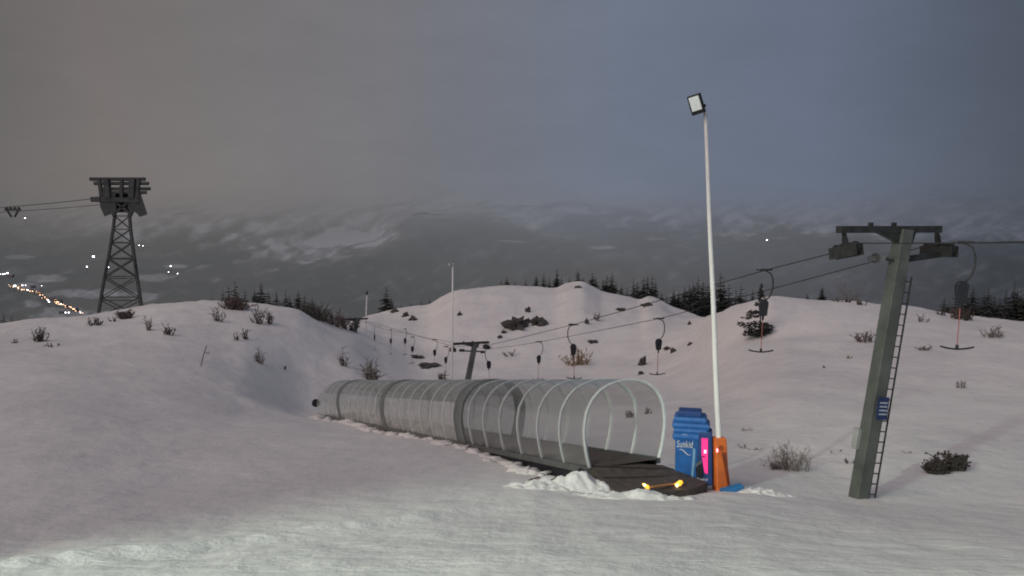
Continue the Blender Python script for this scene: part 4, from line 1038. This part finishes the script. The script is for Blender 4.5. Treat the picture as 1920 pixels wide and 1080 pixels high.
# slightly darker zenith and soft cloud mottling
nz = n.new('ShaderNodeTexNoise'); nz.inputs['Scale'].default_value = 2.6; nz.inputs['Detail'].default_value = 9; nz.inputs['Roughness'].default_value = .68
mp = n.new('ShaderNodeMapping'); mp.inputs['Scale'].default_value = (1, 1, 2.6); l.new(tcn.outputs['Generated'], mp.inputs['Vector']); l.new(mp.outputs['Vector'], nz.inputs['Vector'])
m1 = n.new('ShaderNodeMapRange'); m1.inputs[1].default_value = .25; m1.inputs[2].default_value = .75; m1.inputs[3].default_value = .90; m1.inputs[4].default_value = 1.09; l.new(nz.outputs['Fac'], m1.inputs[0])
m2 = n.new('ShaderNodeMapRange'); m2.inputs[1].default_value = .02; m2.inputs[2].default_value = .45; m2.inputs[3].default_value = 1.0; m2.inputs[4].default_value = .93; l.new(sx.outputs['Z'], m2.inputs[0])
m3 = n.new('ShaderNodeMapRange'); m3.inputs[1].default_value = -.05; m3.inputs[2].default_value = .12; m3.inputs[3].default_value = .95; m3.inputs[4].default_value = 1.0; l.new(sx.outputs['Z'], m3.inputs[0])
mu = n.new('ShaderNodeMath'); mu.operation = 'MULTIPLY'; l.new(m1.outputs[0], mu.inputs[0]); l.new(m2.outputs[0], mu.inputs[1])
mv = n.new('ShaderNodeMath'); mv.operation = 'MULTIPLY'; l.new(mu.outputs[0], mv.inputs[0]); l.new(m3.outputs[0], mv.inputs[1])
# unseen sky behind the camera and overhead brightened to flatten the light
mb = n.new('ShaderNodeMapRange'); mb.inputs[1].default_value = .45; mb.inputs[2].default_value = -.5; mb.inputs[3].default_value = 1.0; mb.inputs[4].default_value = 1.9; l.new(sx.outputs['Y'], mb.inputs[0])
mw = n.new('ShaderNodeMath'); mw.operation = 'MULTIPLY'; l.new(mv.outputs[0], mw.inputs[0]); l.new(mb.outputs[0], mw.inputs[1])
vm = n.new('ShaderNodeVectorMath'); vm.operation = 'SCALE'; l.new(cr.outputs['Color'], vm.inputs[0]); l.new(mw.outputs[0], vm.inputs['Scale'])
vs = n.new('ShaderNodeVectorMath'); vs.operation = 'SCALE'; vs.inputs['Scale'].default_value = .0015; l.new(sky.outputs[0], vs.inputs[0])
va = n.new('ShaderNodeVectorMath'); va.operation = 'ADD'; l.new(vm.outputs[0], va.inputs[0]); l.new(vs.outputs[0], va.inputs[1])
l.new(va.outputs[0], bg.inputs['Color']); bg.inputs['Strength'].default_value = 1.0

def aim(o, d): o.rotation_euler = Vector(d).to_track_quat('-Z', 'Y').to_euler()
sd = bpy.data.lights.new('sun', 'SUN'); sd.energy = .98; sd.angle = R(40); sd.color = (1, .80, .72)
so = bpy.data.objects.new('sun', sd); col.objects.link(so)
aim(so, -Vector((math.sin(SUN_AZ)*math.cos(SUN_EL), math.cos(SUN_AZ)*math.cos(SUN_EL), math.sin(SUN_EL))))
# the lit floodlight that throws the greenish pool over the near snow
fl = bpy.data.lights.new('floodlight', 'SPOT'); fl.energy = 21000; fl.spot_size = R(51); fl.spot_blend = .6; fl.color = (.78, 1.0, .83); fl.shadow_soft_size = .35
fo = bpy.data.objects.new('floodlight', fl); col.objects.link(fo); fo.location = (-16, -6, 9); aim(fo, Vector((0.6, 6.4, -3.4))-fo.location)

cd = bpy.data.cameras.new('camera'); cd.sensor_width = 36; cd.lens = 36*F/1920; cd.clip_start = .1; cd.clip_end = 20000
co = bpy.data.objects.new('camera', cd); col.objects.link(co); co.location = (0, 0, 0); co.rotation_euler = (math.pi/2-PITCH, 0, 0)
sc.camera = co
sc.view_settings.view_transform = 'Standard'; sc.view_settings.look = 'None'; sc.view_settings.exposure = 0
sc.cycles.filter_width = 1.9
sc.cycles.transparent_max_bounces = 32; sc.cycles.max_bounces = 6
